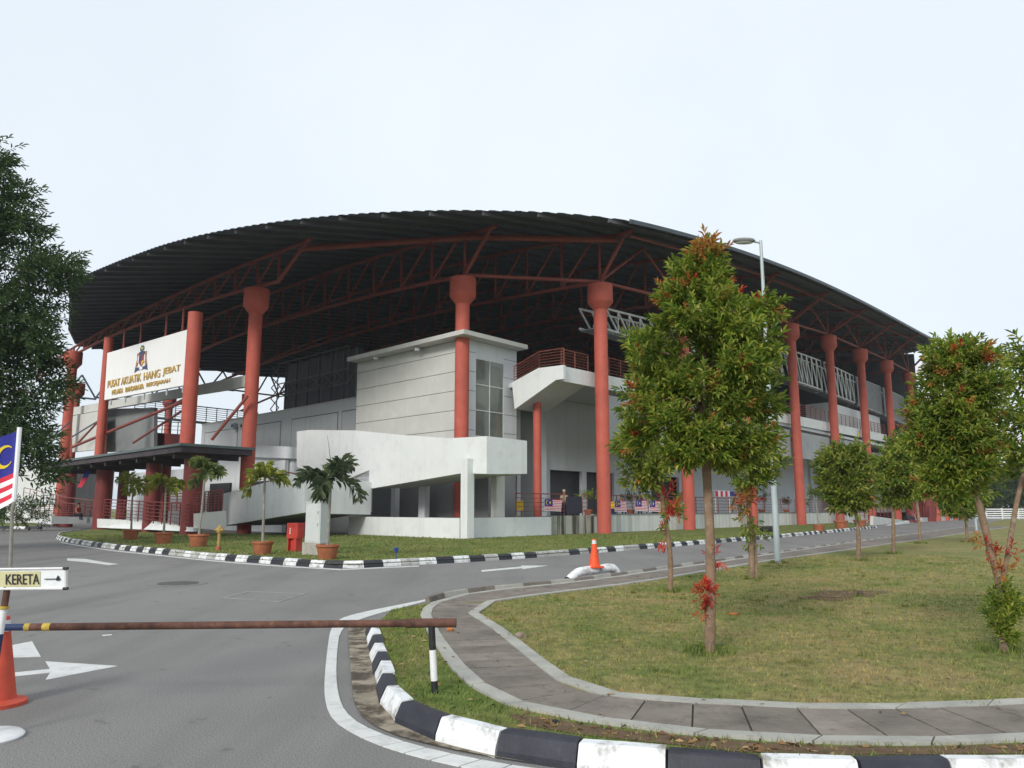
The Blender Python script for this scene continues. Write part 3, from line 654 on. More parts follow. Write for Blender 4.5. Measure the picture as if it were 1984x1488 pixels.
blades('grass', strip, [soil_hole], 26000, -2.2, 6.5, 4.6, 13, LZ + 0.004, M['gblade'], 0.015, 0.05, 6, 'green grass strip between striped kerb and footpath')
def tufts(spots, z, seed, lab):
    g = random.Random(seed); mb = MB()
    for x, y, rad, n, h in spots:
        for _ in range(n):
            a = g.uniform(0, 6.28); q = rad * math.sqrt(g.random()); px, py = x + q * math.cos(a), y + q * math.sin(a); hh = h * g.uniform(.4, 1.1); w = .004 * max(1, y / 8); b = g.uniform(0, 6.28); l = g.uniform(.2, .9) * hh
            mb.add([(px - w * math.cos(b), py - w * math.sin(b), z), (px + w * math.cos(b), py + w * math.sin(b), z), (px + l * math.sin(b), py - l * math.cos(b), z + hh)], [(0, 1, 2)])
    o = mb.build('grass', M['gblade'], None); o['kind'] = 'stuff'; o['label'] = lab
sp_ = []
for x, y in ((1375, 1264), (1945, 1262), (1298, 1146), (1458, 1122), (1663, 1086), (1731, 1073), (1783, 1053), (1874, 1050), (1507, 1091)):
    q = G(x, y, LZ); sp_.append((q.x, q.y, .28, 260, .10))
gg = random.Random(12)
for _ in range(150):
    x, y = gg.uniform(-.5, 13), gg.uniform(6, 24)
    if inside(np.array([x]), np.array([y]), lawn_poly)[0] and not inside(np.array([x]), np.array([y]), path_hole)[0] and not inside(np.array([x]), np.array([y]), up_hole)[0]: sp_.append((x, y, gg.uniform(.05, .22), gg.randint(15, 70), gg.uniform(.04, .08)))
tufts(sp_, LZ, 13, 'taller green grass tufts and weeds round the trunks and over the lawn')
blades('grass', lw, [], 26000, -30, 20, 20, 46, 0.12, M['gblade'], 0.03, 0.09, 8, 'green grass on the island lawn in front of the arena', fall=24)

# ------------------------------------------------------------------ the arena
W_, L_ = 72.0, 104.0
arena = thing('arena', 'large open sided arena with dark vaulted roof on terracotta columns', 'stadium', B(20, 20, 0))
def f_(u):
    uu = min(u, 90.0); x = uu / 50; return 19.035 + 10.774 * x - 6.544 * x * x + 1.683 * x ** 3 - 0.05 * max(0, u - 90)
def h_(v):
    q = ((v - 36) / 36) ** 2; return -1.026 * q - 0.873 * q * q
def zroof(u, v): return f_(u) + h_(v)
def bulL(v): return 6.0 * max(0.0, 1 - ((v - 36) / 36) ** 2)
def bulR(u): return 1.5 * max(0.0, 1 - ((u - 52) / 52) ** 2)
# plan of the roof: rounded near corner, bowed left-hand eave that draws in again towards the far corner
LEFT = [(17, -8.2), (21, -8.6), (25, -9.0), (28.8, -9.1), (34, -7.7), (40, -6.0), (50, -3.3), (58, -0.4), (66, 8.0), (72, 18.0), (75.5, 30.0)]
def uleft(v):
    if v < 17:
        s = (17 - v) / 20.5; return 15 - 18.5 * math.sqrt(max(0.0, 1 - s * s)) - bulL(v)
    return float(np.interp(v, [a for a, _ in LEFT], [b for _, b in LEFT]))
LEFT = [(a, b) for a, b in LEFT]
LEFT[0] = (17, 15 - 18.5 - bulL(17)); LEFT[1] = (21, -3.5 - bulL(21)); LEFT[2] = (25, -3.5 - bulL(25)); LEFT[3] = (28.8, -3.5 - bulL(28.8))
def uright(v):
    t = min(1.0, (v + 3.5) / 16.0); return L_ - 14 * (1 - math.sqrt(max(0.0, 1 - (1 - t) ** 2)))
def ulim(v): return uleft(v), uright(v)
def vwarp(u, v): return v - bulR(u) * max(0.0, (12 - v) / 15.5)      # the right-hand eave bows out a little
pitch = 0.42; vs_ = []; v = -3.5
while v < W_ + 3.2:
    for a, z in [(0.0, 0.0), (0.16, 0.0), (0.21, 0.055), (0.37, 0.055)]: vs_.append((v + a, z))
    v += pitch
NU = 34; mb = MB(); vv = []
for (v, dz) in vs_:
    a, b = ulim(v)
    for i in range(NU + 1):
        u = a + (b - a) * i / NU; w = vwarp(u, v); vv.append(B(u, w, zroof(u, w) + dz))
fs = []
for j in range(len(vs_) - 1):
    for i in range(NU): fs.append((j * (NU + 1) + i, j * (NU + 1) + i + 1, (j + 1) * (NU + 1) + i + 1, (j + 1) * (NU + 1) + i))
mb.add(vv, fs)
roof = mb.build('roof', M['roof'], arena)
# edge flashing / gutter round the visible rim, piece by piece
outl = [(u, vwarp(u, -3.5)) for u in np.linspace(91, 12.5, 37)]
rp_ = [B(u, v, zroof(u, v)) for u, v in outl]
gut_n = 36
for i in range(gut_n):      # deep grey gutter along the right-hand eave
    a, b = rp_[i], rp_[i + 1]; d = (b - a); off = Vector((DV.x, DV.y, 0))
    p = [a + Vector((0, 0, 0.10)), a - off * 0.15 + Vector((0, 0, 0.06)), a - off * 0.15 + Vector((0, 0, -0.20)), a + Vector((0, 0, -0.20))]
    MB().prism(p, d * 0.995).build('gutter', M['roofrim'], roof)
# purlins under the sheet (along u)
for k, v in enumerate(np.arange(-3.0, W_ + 3, 1.75)):
    a, b = ulim(float(v)); a += 0.15; b -= 0.3
    pts = [B(u, vwarp(u, v), zroof(u, vwarp(u, v)) - 0.14) for u in np.linspace(a, b, 14)]
    mb = MB()
    for p, q in zip(pts, pts[1:]):
        s = Vector((DV.x, DV.y, 0)) * 0.06; h = Vector((0, 0, 0.11))
        mb.hexa([p - s - h, q - s - h, q + s - h, p + s - h, p - s + h, q - s + h, q + s + h, p + s + h])
    mb.build('purlin', M['purlin'], roof)

# columns with flared capitals
COLR = 0.44
def column(x, y, z0, ztop, r=COLR, cap=True, mat='red', h2=None):
    mb = MB(); zt = ztop - 1.65 if cap else ztop
    prof = [(r, 0), (r, 0.05)] + [(r, (zt - z0) * t) for t in (0.25, 0.5, 0.75)] + [(r, zt - z0)]
    mb.lathe((x, y, z0), prof, 24)
    o = mb.build('column', M[mat], arena, smooth=True)
    if cap:
        c = MB(); R_ = r * 1.88
        c.lathe((x, y, zt), [(r + 0.004, -0.02), (R_ * 0.97, 0.44), (R_, 0.48), (R_, 1.60), (R_ * 0.985, 1.65)], 28)
        c.build('capital', M[mat], o, smooth=True)
    return o
capz = [16.06, 17.03, 18.22, 19.46, 20.21, 20.45, 20.67, 20.57]
CU = [14.86 + 11.1 * i for i in range(8)]
for u, z in zip(CU, capz):
    p = B(u, -0.14); column(p.x, p.y, -0.05, z)
pB = D(897, 540, 47); uB, vB = UV(pB); column(pB.x, pB.y, 0, 15.9)
pE = D(498, 562, 50); column(pE.x, pE.y, 0, 16.05)
pF = D(143, 680, 75); column(pF.x, pF.y, 0, 16.9)
pF2 = D(150, 735, 84); column(pF2.x, pF2.y, 0, 15.2)
CZT = D(340, 858, B(-5.8, 16.2).y).z - 0.02
pS1 = D(379, 610, 48.6); column(pS1.x, pS1.y, CZT, D(379, 606, 48.6).z, 0.45, False)
pS2 = D(211, 660, 62.5); column(pS2.x, pS2.y, CZT, D(211, 655, 62.5).z, 0.36, False)
for u, z in zip([7.3, 14.9] + CU[1:], [15] * 9):          # far row under the opposite eave
    p = B(u, W_ - 1.5); column(p.x, p.y, 0, zroof(u, W_ - 1.5) - 4.0, 0.44, True)
p = B(0.0, W_ - 17); 

# trusses along v, one over each column of the long side
def bar(parent, a, b, r, name, mat, n=6):
    MB().tube([a, b], r, n).build(name, M[mat], parent, smooth=True)
def truss(u, v0, zc, tip, vend=70.0, mat='truss', end_dv=0.0):
    t = holder('truss', arena)
    zlow = lambda v: min(zc + 0.22 + 0.082 * (v - v0) - 0.0015 * (v - v0) ** 2, zroof(u, v) - 1.2)
    ztop = lambda v: zroof(u, v) - 0.42
    st = [v0]
    while st[-1] < vend: st.append(st[-1] + 3.3)
    if end_dv: st = [v0 - end_dv] + st
    mb = MB(); mb.tube([B(u, v, zlow(v)) for v in st], 0.13, 8); mb.build('bottom_chord', M[mat], t, smooth=True)
    mb = MB(); mb.tube([B(u, v, ztop(v)) for v in [tip] + st], 0.12, 8); mb.build('top_chord', M[mat], t, smooth=True)
    bar(t, B(u, st[0], zlow(st[0])), B(u, tip, ztop(tip)), 0.13, 'end_strut', mat, 8)
    tb = MB(); tb.tube([B(u, tip + 0.3, ztop(tip + 0.3)), B(u, tip - 0.55, ztop(tip) + 0.12)], 0.16, 8); tb.build('end_strut', M[mat], t, smooth=True)
    for i, v in enumerate(st):
        if i > 15: break
        bar(t, B(u, v, zlow(v)), B(u, v, ztop(v)), 0.095, 'strut', mat)
        if i > 0:
            w = st[i - 1]; bar(t, B(u, v, zlow(v)), B(u, w + 0.4, ztop(w + 0.4)), 0.085, 'strut', mat)
    # the far end, seen against the light under the opposite eave
    return t
uE, vE = UV(pE)
truss(-0.58, 17.9, 16.05, 11.7, end_dv=2.9)
truss(7.25, 5.22, 15.9, 2.9)
tipoff = [-2.6, -3.0, -3.5, -4.1, -4.3, -4.4, -4.2, -4.0]
for i, (u, z) in enumerate(zip(CU, capz)):
    truss(u, -0.14, z, tipoff[i] + 0.35)
# ring beam and bracing between truss heads
ring = holder('ring_beam', arena)
heads = [B(-0.58, 12.2, zroof(-0.58, 12.2) - 0.75), B(7.25, 4.2, zroof(7.25, 4.2) - 0.75), B(14.86, -1.6, zroof(14.86, -1.6) - 0.75)]
for a, b in zip(heads, heads[1:]): bar(ring, a, b, 0.20, 'beam', 'truss', 8)
lows = [(7.25, 5.22, 16.15), (CU[0], -0.14, capz[0] + 0.25)] + [(u, -0.14, z + 0.25) for u, z in zip(CU[1:], capz[1:])]
for (u0, v0, z0), (u1, v1, z1) in zip(lows, lows[1:]):
    bar(ring, B(u0, v0, z0), B(u1, v1, z1), 0.12, 'beam', 'truss', 8)
for (u0, v0, z0), (u1, v1, z1) in zip(lows[1:], lows[2:]):
    um, zm = (u0 + u1) / 2, zroof((u0 + u1) / 2, -0.14) - 0.5
    bar(ring, B(u0, v0, z0), B(um, v0, zm), 0.10, 'brace', 'truss'); bar(ring, B(u1, v1, z1), B(um, v1, zm), 0.10, 'brace', 'truss')
    bar(ring, B(u0, -2.6, zroof(u0, -2.6) - 0.55), B(u1, -2.6, zroof(u1, -2.6) - 0.55), 0.09, 'beam', 'truss')
# far-side bracing of the opposite eave: its backlit blue look is put into the colour
farb = holder('far_bracing', arena)
us = list(np.arange(-1, 60, 3.6))
for i, u in enumerate(us):
    v = W_ - 0.6; zt = zroof(u, v) - 0.3; zl = zroof(u, v) - 2.8 - 0.9 * math.sin(i * 0.55) ** 2
    bar(farb, B(u, v, zl), B(u + 1.8, v, zt), 0.11, 'strut', 'blue_steel'); bar(farb, B(u + 3.6, v, zl), B(u + 1.8, v, zt), 0.11, 'strut', 'blue_steel')
    bar(farb, B(u, v, zl), B(u + 3.6, v, zl), 0.12, 'strut', 'blue_steel')

# ---------------- walls helper on the two facade directions
def polyU(name, px, u, depth, mat, parent=arena, **kw):      # outline given by sight lines on plane u, thickness towards +u
    pts = []
    for x, y in px:
        v, z = onU(x, y, u); pts.append(B(u, v, z))
    return MB().prism(pts, Vector((DU.x, DU.y, 0)) * depth).build(name, M[mat], parent, **kw)
def polyV(name, px, v, depth, mat, parent=arena, **kw):
    pts = []
    for x, y in px:
        u, z = onV(x, y, v); pts.append(B(u, v, z))
    return MB().prism(pts, Vector((DV.x, DV.y, 0)) * depth).build(name, M[mat], parent, **kw)

# ---------------- terrace: white base wall
TZ = 1.12
tu0, tv0 = 2.7, 0.62
v_end = onU(675, 1030, tu0)[0]
tw = MB().uvbox(tu0, tu0 + 0.28, tv0, v_end, -0.1, 1.16).build('terrace_wall', M['white'], arena)
u_m0 = onV(1068, 1035, tv0)[0]; u_m1 = onV(1150, 1035, tv0)[0]; u_end = onV(1692, 1010, tv0)[0]
MB().uvbox(tu0 + 0.28, u_m0, tv0, tv0 + 0.28, -0.1, 1.16).build('wall_panel', M['white'], tw)
MB().uvbox(u_m0, u_m1, tv0 - 0.03, tv0 + 0.25, -0.1, 1.22).build('wall_panel', M['moss'], tw, label='mouldy black streaked length of wall')
segs = [u_m1] + [u for u in CU[1:5]] + [u_end]
for a, b in zip(segs, segs[1:]):
    MB().uvbox(a + 0.004, b, tv0, tv0 + 0.28, -0.1, 1.24).build('wall_panel', M['stain'], tw, label='rain streaked length of white wall')
    MB().uvbox(a + 0.004, b, tv0 - 0.05, tv0 + 0.34, 1.24, 1.30).build('coping', M['dgwall'], tw)
# terrace floor
fl = MB().uvbox(tu0 + 0.3, u_end, tv0 + 0.3, 9.5, 0.9, TZ).build('terrace_floor', M['stand'], arena)
# corner pillar in front of the ramp
polyU('pillar', [(893, 890), (906, 888), (905, 1043.5), (892, 1043.5)], tu0 - 0.12, 0.5, 'white')
polyV('pillar', [(962, 905), (978, 905), (978, 1003), (962, 1003)], 1.0, 0.45, 'gwall')

# ---------------- ramps with white parapets
ramp = holder('ramp', arena)
ur = 3.0
vc, zt_ = onU(943, 845, ur); zb_ = onU(943, 918, ur)[1]
polyU('parapet', [(575, 836), (600, 833), (690, 834), (770, 842), (872, 849), (943, 845), (943, 918), (893, 917), (722, 946), (700, 948), (640, 925), (575, 905)], ur, 0.3, 'white', ramp)
u_r = onV(1021, 880, vc)[0]
z1 = onV(1021, 854, vc)[1]; z2 = onV(1021, 918, vc)[1]
MB().hexa([B(ur + 0.3, vc, zb_), B(u_r, vc, z2), B(u_r, vc + 0.3, z2), B(ur + 0.3, vc + 0.3, zb_), B(ur + 0.3, vc, zt_), B(u_r, vc, z1), B(u_r, vc + 0.3, z1), B(ur + 0.3, vc + 0.3, zt_)]).build('parapet', M['white'], ramp)
MB().uvbox(u_r - 0.3, u_r, vc + 0.3, vc + 6, z2, z1).build('parapet', M['white'], ramp)
vq, zq = onU(893, 917, ur); v7, z7 = onU(722, 946, ur)
MB().uvbox(ur + 0.3, u_r - 0.3, vc + 0.3, vq, zb_ + 0.02, zb_ + 0.25).build('landing', M['gwall'], ramp)
MB().hexa([B(ur + 0.3, vq, zb_ + 0.03), B(u_r - 0.3, vq, zb_ + 0.03), B(u_r - 0.3, v7, z7 + 0.03), B(ur + 0.3, v7, z7 + 0.03),
           B(ur + 0.3, vq, zb_ + 0.3), B(u_r - 0.3, vq, zb_ + 0.3), B(u_r - 0.3, v7, z7 + 0.3), B(ur + 0.3, v7, z7 + 0.3)]).build('flight', M['gwall'], ramp)
# lower flight
vl, zl = onU(722, 997, ur); ul = -1.67
low = [(430, 957), (590, 915), (590, 993), (430, 1019)]
polyU('parapet', low, ul, 0.28, 'white', ramp)
vk = onU(590, 950, ul)[0]; zk1 = onU(590, 915, ul)[1]; zk0 = onU(590, 993, ul)[1]
zt3 = onU(722, 934, ur)[1]
MB().hexa([B(ul + 0.28, vk, zk0 - 0.05), B(ur - 0.004, vk, zl), B(ur - 0.004, vk + 0.28, zl), B(ul + 0.28, vk + 0.28, zk0 - 0.05),
           B(ul + 0.28, vk, zk1), B(ur - 0.004, vk, zt3), B(ur - 0.004, vk + 0.28, zt3), B(ul + 0.28, vk + 0.28, zk1)]).build('parapet', M['white'], ramp)
ve_, ze_ = onU(430, 1019, ul)
MB().hexa([B(ul + 0.28, vk + 0.28, zk0), B(ur, vk + 0.28, zk0), B(ur, ve_, ze_), B(ul + 0.28, ve_, ze_), B(ul + 0.28, vk + 0.28, zk0 + 0.25), B(ur, vk + 0.28, zk0 + 0.25), B(ur, ve_, ze_ + 0.25), B(ul + 0.28, ve_, ze_ + 0.25)]).build('flight', M['gwall'], ramp)
MB().hexa([B(ur, vk + 0.28, zk0), B(ur + 0.28, vk + 0.28, zk0), B(ur + 0.28, ve_, ze_), B(ur, ve_, ze_), B(ur, vk + 0.28, zk1 + 0.3), B(ur + 0.28, vk + 0.28, zk1 + 0.3), B(ur + 0.28, ve_, ze_ + 1.4), B(ur, ve_, ze_ + 1.4)]).build('parapet', M['iwall'], ramp)
# undercroft behind the ramp
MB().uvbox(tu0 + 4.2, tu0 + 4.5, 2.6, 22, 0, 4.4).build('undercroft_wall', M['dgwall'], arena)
MB().uvbox(tu0 + 3.0, tu0 + 3.4, 7.0, 7.6, 0.2, 3.4).build('pier', M['iwall'], arena)
MB().uvbox(tu0 + 3.0, tu0 + 3.4, 10.0, 10.4, 0.2, 3.4).build('pier', M['iwall'], arena)
# handrail on the lower flight
hr = holder('handrail', arena)
bar(hr, B(ul + 0.9, *onU(540, 912, ul + 0.9)), B(ul + 0.9, *onU(640, 930, ul + 0.9)), 0.045, 'rail', 'rail')

# ---------------- stair tower with grooved panels
tower = holder('tower', arena)
ut, vt = 7.25, 5.2
vL = onU(691, 760, ut)[0]; zTop = onU(880, 668, ut)[1]; uR = onV(1001, 760, vt)[0]
ztl = onU(693, 703, ut)[1]
zTop = (zTop + ztl) / 2 + 0.1
zs = [zTop - 0.55 - 1.15 * i for i in range(7)]
levels = [zTop, zTop - 0.75] + [zTop - 0.75 - 1.22 * i for i in range(1, 7)]
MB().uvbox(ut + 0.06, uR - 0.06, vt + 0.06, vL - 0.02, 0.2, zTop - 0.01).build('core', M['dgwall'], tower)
for a, b in zip(levels, levels[1:]):
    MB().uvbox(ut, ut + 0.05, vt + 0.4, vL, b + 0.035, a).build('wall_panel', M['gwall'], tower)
wu0, wu1 = onV(922, 760, vt)[0], onV(975, 760, vt)[0]
for a, b in zip(levels, levels[1:]):
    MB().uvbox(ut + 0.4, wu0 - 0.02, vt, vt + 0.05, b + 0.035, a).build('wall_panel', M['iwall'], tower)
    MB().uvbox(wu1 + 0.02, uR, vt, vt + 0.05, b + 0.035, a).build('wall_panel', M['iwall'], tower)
wz1 = onV(922, 694, vt)[1]; wz0 = wz1 - 6.6
MB().uvbox(wu0 - 0.02, wu1 + 0.02, vt, vt + 0.05, wz1, zTop).build('wall_panel', M['iwall'], tower)
um = (wu0 + wu1) / 2
for k in range(4):
    z1_, z0_ = wz1 - 1.63 * k, wz1 - 1.63 * (k + 1)
    for a, b in ((wu0, um - 0.03), (um + 0.03, wu1)):
        MB().uvbox(a, b, vt + 0.035, vt + 0.05, z0_ + 0.03, z1_ - 0.03).build('pane', M['glass'], tower)
    MB().uvbox(wu0, wu1, vt + 0.005, vt + 0.055, z1_ - 0.03, z1_ + 0.03).build('mullion', M['gantry'], tower)
MB().uvbox(um - 0.03, um + 0.03, vt - 0.002, vt + 0.056, wz0, wz1).build('mullion', M['gantry'], tower)
for a in (wu0 - 0.04, wu1): MB().uvbox(a, a + 0.04, vt - 0.002, vt + 0.056, wz0, wz1).build('mullion', M['gantry'], tower)
ro = 1.15
ov = onU(668, 695, ut - ro)[0]; ou = onV(1027, 689, vt - ro)[0]
rz1 = onU(900, 655, ut - ro)[1]
MB().uvbox(ut - 0.95, ou, vt - 0.95, ov, zTop + 0.02, zTop + 0.30).build('tower_roof', M['gwall'], tower)
for x, y in ((740, 692), (820, 675)):
    v, z = onU(x, y, ut); b_ = MB(); p = B(ut - 0.02, v, z - 0.05)
    b_.tube([p, p - Vector((DU.x, DU.y, 0.1)) * 0.45], 0.05, 6); q = p - Vector((DU.x, DU.y, 0.15)) * 0.5
    b_.box(q, (0.30, 0.30, 0.24)); b_.build('floodlight', M['steel'], tower)
# slim red column by the tower
p = B(uR + 0.3, 3.6); column(p.x, p.y, 0.2, D(994, 748, p.y).z, 0.26, False)

# ---------------- balcony over the terrace
ub, vb = 11.3, 0.5
bal = holder('balcony', arena)
polyU('parapet', [(992, 741), (1043, 713), (1092, 707), (1092, 734), (1077, 736), (997, 793)], ub, 0.22, 'white', bal)
zb1 = onU(1092, 707, ub)[1]; zb0 = onU(1092, 734, ub)[1]
bz = lambda u: zb1 + 0.35 * (u - ub) / 33.0
segs = [ub + 0.22] + CU[:7]
for a, b in zip(segs, segs[1:]):
    MB().hexa([B(a + 0.004, vb, bz(a) - 0.95), B(b, vb, bz(b) - 0.95), B(b, vb + 0.2, bz(b) - 0.95), B(a + 0.004, vb + 0.2, bz(a) - 0.95), B(a + 0.004, vb, bz(a)), B(b, vb, bz(b)), B(b, vb + 0.2, bz(b)), B(a + 0.004, vb + 0.2, bz(a))]).build('parapet', M['white'], bal)
MB().uvbox(ub + 0.22, 92, vb + 0.2, 12, zb0 + 0.02, zb0 + 0.3).build('slab', M['iwall'], bal)
vst, zst = onU(997, 793, ub); vtop, ztop_ = onU(1077, 736, ub)
MB().hexa([B(ub + 0.22, vtop, ztop_ + .05), B(ub + 3.2, vtop, ztop_ + .05), B(ub + 3.2, vst, zst + .05), B(ub + 0.22, vst, zst + .05), B(ub + 0.22, vtop, ztop_ + 0.35), B(ub + 3.2, vtop, ztop_ + 0.35), B(ub + 3.2, vst, zst + 0.35), B(ub + 0.22, vst, zst + 0.35)]).build('stair_flight', M['iwall'], bal)
def railing(parent_thing, pts, h=1.1, bars=5, step=1.9, mat='rail', r=0.035, name='railing'):
    t = holder(name, parent_thing)
    for a, b in zip(pts, pts[1:]):
        for k in range(bars):
            z = Vector((0, 0, h * (k + 1) / bars if k < bars - 1 else h))
            MB().tube([a + z, b + z], r if k == bars - 1 else r * 0.6, 6).build('rail', M[mat], t, smooth=True)
        n = max(1, round((b - a).length / step))
        for i in range(n + 1):
            p = a.lerp(b, i / n); MB().tube([p, p + Vector((0, 0, h))], r * 0.95, 6).build('post', M[mat], t, smooth=True)
    return t
v0_, z0_ = onU(994, 741, ub); v1_, z1_ = onU(1043, 713, ub); v2_, z2_ = onU(1091, 707, ub)
railing(arena, [B(ub + 0.1, v0_, z0_ - 0.02), B(ub + 0.1, v1_, z1_ - 0.02), B(ub + 0.1, v2_, z2_ - 0.02)], 1.08, 6, 2.1)
railing(arena, [B(ub + 0.2, vb + 0.1, bz(ub)), B(CU[0] - 0.5, vb + 0.1, bz(CU[0]))], 1.08, 6, 1.6)
for a, b in zip(CU[:6], CU[1:7]):
    railing(arena, [B(a + 0.5, vb + 0.1, bz(a)), B(b - 0.5, vb + 0.1, bz(b))], 1.25, 6, 1.5)
# terrace railings
gaps = [(onV(1000, 1000, tv0 + .15)[0], onV(1093, 1000, tv0 + .15)[0]), (onV(1128, 990, tv0 + .15)[0], CU[0] - 0.6)] + [(CU[i] + 0.9, CU[i + 1] - 0.7) for i in range(5)]
for a, b in gaps:
    railing(arena, [B(a, tv0 + 0.15, 1.24), B(b, tv0 + 0.15, 1.24)], 1.25, 5, 1.9)

# ---------------- inner facade wall behind the terrace
vi = 6.0
def iw(x0, y0, x1, y1, mat='iwall', d=0.25, v=vi, name='inner_wall'):
    u0, z1 = onV(x0, y0, v); u1, _ = onV(x1, y0, v); z0 = onV((x0 + x1) / 2, y1, v)[1]
    return MB().uvbox(u0, u1, v, v + d, z0, z1).build(name, M[mat], arena)
u_a = onV(1002, 900, vi)[0]
zdoor = onV(1100, 912, vi)[1]
openings = [(1066, 1125, 0), (1136, 1195, 0), (1262, 1318, 1)]
edges = []
MB().uvbox(u_a, 88, vi, vi + 0.25, zdoor, zb0).build('inner_wall', M['iwall'], arena)
xs = [1002, 1066, 1128, 1137, 1190, 1262, 1316, 1760]
us_ = [onV(x, 960, vi)[0] for x in xs]
for i in range(0, len(us_) - 1, 2):
    MB().uvbox(us_[i], us_[i + 1], vi, vi + 0.25, TZ, zdoor).build('inner_wall', M['iwall'], arena)
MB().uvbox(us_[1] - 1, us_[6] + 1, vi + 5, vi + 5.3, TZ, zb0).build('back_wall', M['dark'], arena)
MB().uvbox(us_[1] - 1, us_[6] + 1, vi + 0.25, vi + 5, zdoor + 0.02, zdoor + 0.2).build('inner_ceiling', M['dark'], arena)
# shallow pilasters and window slots on the inner wall
for x in (1047, 1335, 1480, 1570, 1640):
    u = onV(x, 950, vi)[0]; MB().uvbox(u - 0.35, u + 0.35, vi - 0.3, vi - 0.002, TZ, zb0).build('pilaster', M['iwall'], arena)
u = onV(1025, 870, vi)[0]
MB().uvbox(u - 0.9, u + 0.9, vi - 0.02, vi - 0.003, TZ, zb0 - 1.2).build('recess_panel', M['dgwall'], arena)
# louvre screens between the columns
def louvre(u0, u1, z0, z1, tilt=0.0):
    t = holder('louvre_panel', arena); n = 22
    for k in range(n):
        z = z0 + (z1 - z0) * (k + 0.5) / n; hh = (z1 - z0) / n * 0.44
        a, b = 0.30, 0.42
        MB().hexa([B(u0, a, z - hh), B(u1, a, z - hh), B(u1, b, z - hh * 0.2), B(u0, b, z - hh * 0.2), B(u0, a, z + hh), B(u1, a, z + hh), B(u1, b, z + hh * 1.5), B(u0, b, z + hh * 1.5)]).build('slat', M['louvre'], t)
    for u in (u0, (u0 + u1) / 2, u1): MB().uvbox(u - 0.05, u + 0.05, 0.425, 0.49, z0 - 0.05, z1 + 0.05).build('frame', M['louvre'], t)
louvre(CU[0] + 0.6, CU[1] - 0.6, 5.9, 9.0); louvre(CU[1] + 0.6, CU[2] - 0.6, 6.3, 9.0)
louvre(CU[2] + 0.6, CU[3] - 0.5, 6.5, 9.1); louvre(CU[3] + 0.5, CU[4] - 0.5, 6.5, 9.1); louvre(CU[4] + .5, CU[5] - .5, 6.6, 9.2)

# ---------------- white lighting gantry between the columns
gan = [(1180, 600, 640), (1260, 622, 665), (1511, 671, 728), (1560, 688, 745), (1613, 708, 762), (1672, 738, 788), (1726, 757, 808), (1760, 775, 826)]
gp = [(onV(x, t, 0.75), onV(x, b, 0.75)) for x, t, b in gan]
def gat(u):
    for ((u0, t0), (_, b0)), ((u1, t1), (_, b1)) in zip(gp, gp[1:]):
        if u <= u1 or (u1, t1) == gp[-1][0]:
            k = (u - u0) / (u1 - u0); return t0 + (t1 - t0) * k, b0 + (b1 - b0) * k
gt = {0: 'gantry', 1: 'gantry', 2: 'gantry', 3: 'gantry', 4: 'gantry', 5: 'mesh', 6: 'mesh'}
for i in range(7):
    t = holder('gantry', arena); u0, u1 = CU[i] + 0.5, CU[i + 1] - 0.4
    (ta, ba), (tb, bb) = gat(u0), gat(u1); mk = 'gantry'
    for v in (0.75, 2.0):
        bar(t, B(u0, v, ta), B(u1, v, tb), 0.08, 'chord', mk); bar(t, B(u0, v, ba), B(u1, v, bb), 0.09, 'chord', mk)
        n = 7
        for k in range(n):
            a = u0 + (u1 - u0) * k / n; b = u0 + (u1 - u0) * (k + 1) / n
            (za, ya), (zc_, yc) = gat(a), gat(b)
            bar(t, B(a, v, za), B(b, v, yc), 0.075, 'strut', mk)
            if v < 1: bar(t, B(b, v, zc_), B(b, v, yc), 0.05, 'strut', mk)
    MB().hexa([B(u0, 0.8, ba - 0.2), B(u1, 0.8, bb - 0.2), B(u1, 1.95, bb - 0.2), B(u0, 1.95, ba - 0.2), B(u0, 0.8, ba - 0.12), B(u1, 0.8, bb - 0.12), B(u1, 1.95, bb - 0.12), B(u0, 1.95, ba - 0.12)]).build('walkway', M['mesh'], t)
    if gt[i] == 'mesh':
        MB().hexa([B(u0, 0.66, ba), B(u1, 0.66, bb), B(u1, 0.69, bb), B(u0, 0.69, ba), B(u0, 0.66, ta), B(u1, 0.66, tb), B(u1, 0.69, tb), B(u0, 0.69, ta)]).build('mesh_screen', M['mesh'], t)

# ---------------- inside: grandstands, dark backdrop wall, scoreboard
gs_ = holder('grandstand', arena)
for k in range(9):
    MB().uvbox(12, 98, 7 + k * 1.6, 7 + (k + 1) * 1.6 - 0.004, 0, 10.4 - k * 0.9).build('tier', M['stand'], gs_)
ew = [B(L_ - 5, 0.5, 0), B(L_ - 5, 70, 0)] + [B(L_ - 5, v, zroof(L_ - 5, v) - 0.35) for v in np.linspace(70, 0.5, 24)]
MB().prism(ew, Vector((DU.x, DU.y, 0)) * 0.4).build('backdrop_wall', M['stand'], arena)  # added dark backdrop, shuts out the sky so the inside reads dark
MB().uvbox(30, L_ - 6, W_ - 6, W_ - 5.5, 0, 12.5).build('far_wall', M['stand'], arena)
MB().uvbox(8, L_ - 6, 22, W_ - 7, -0.02, 0.06).build('pool_deck', M['stand'], arena)
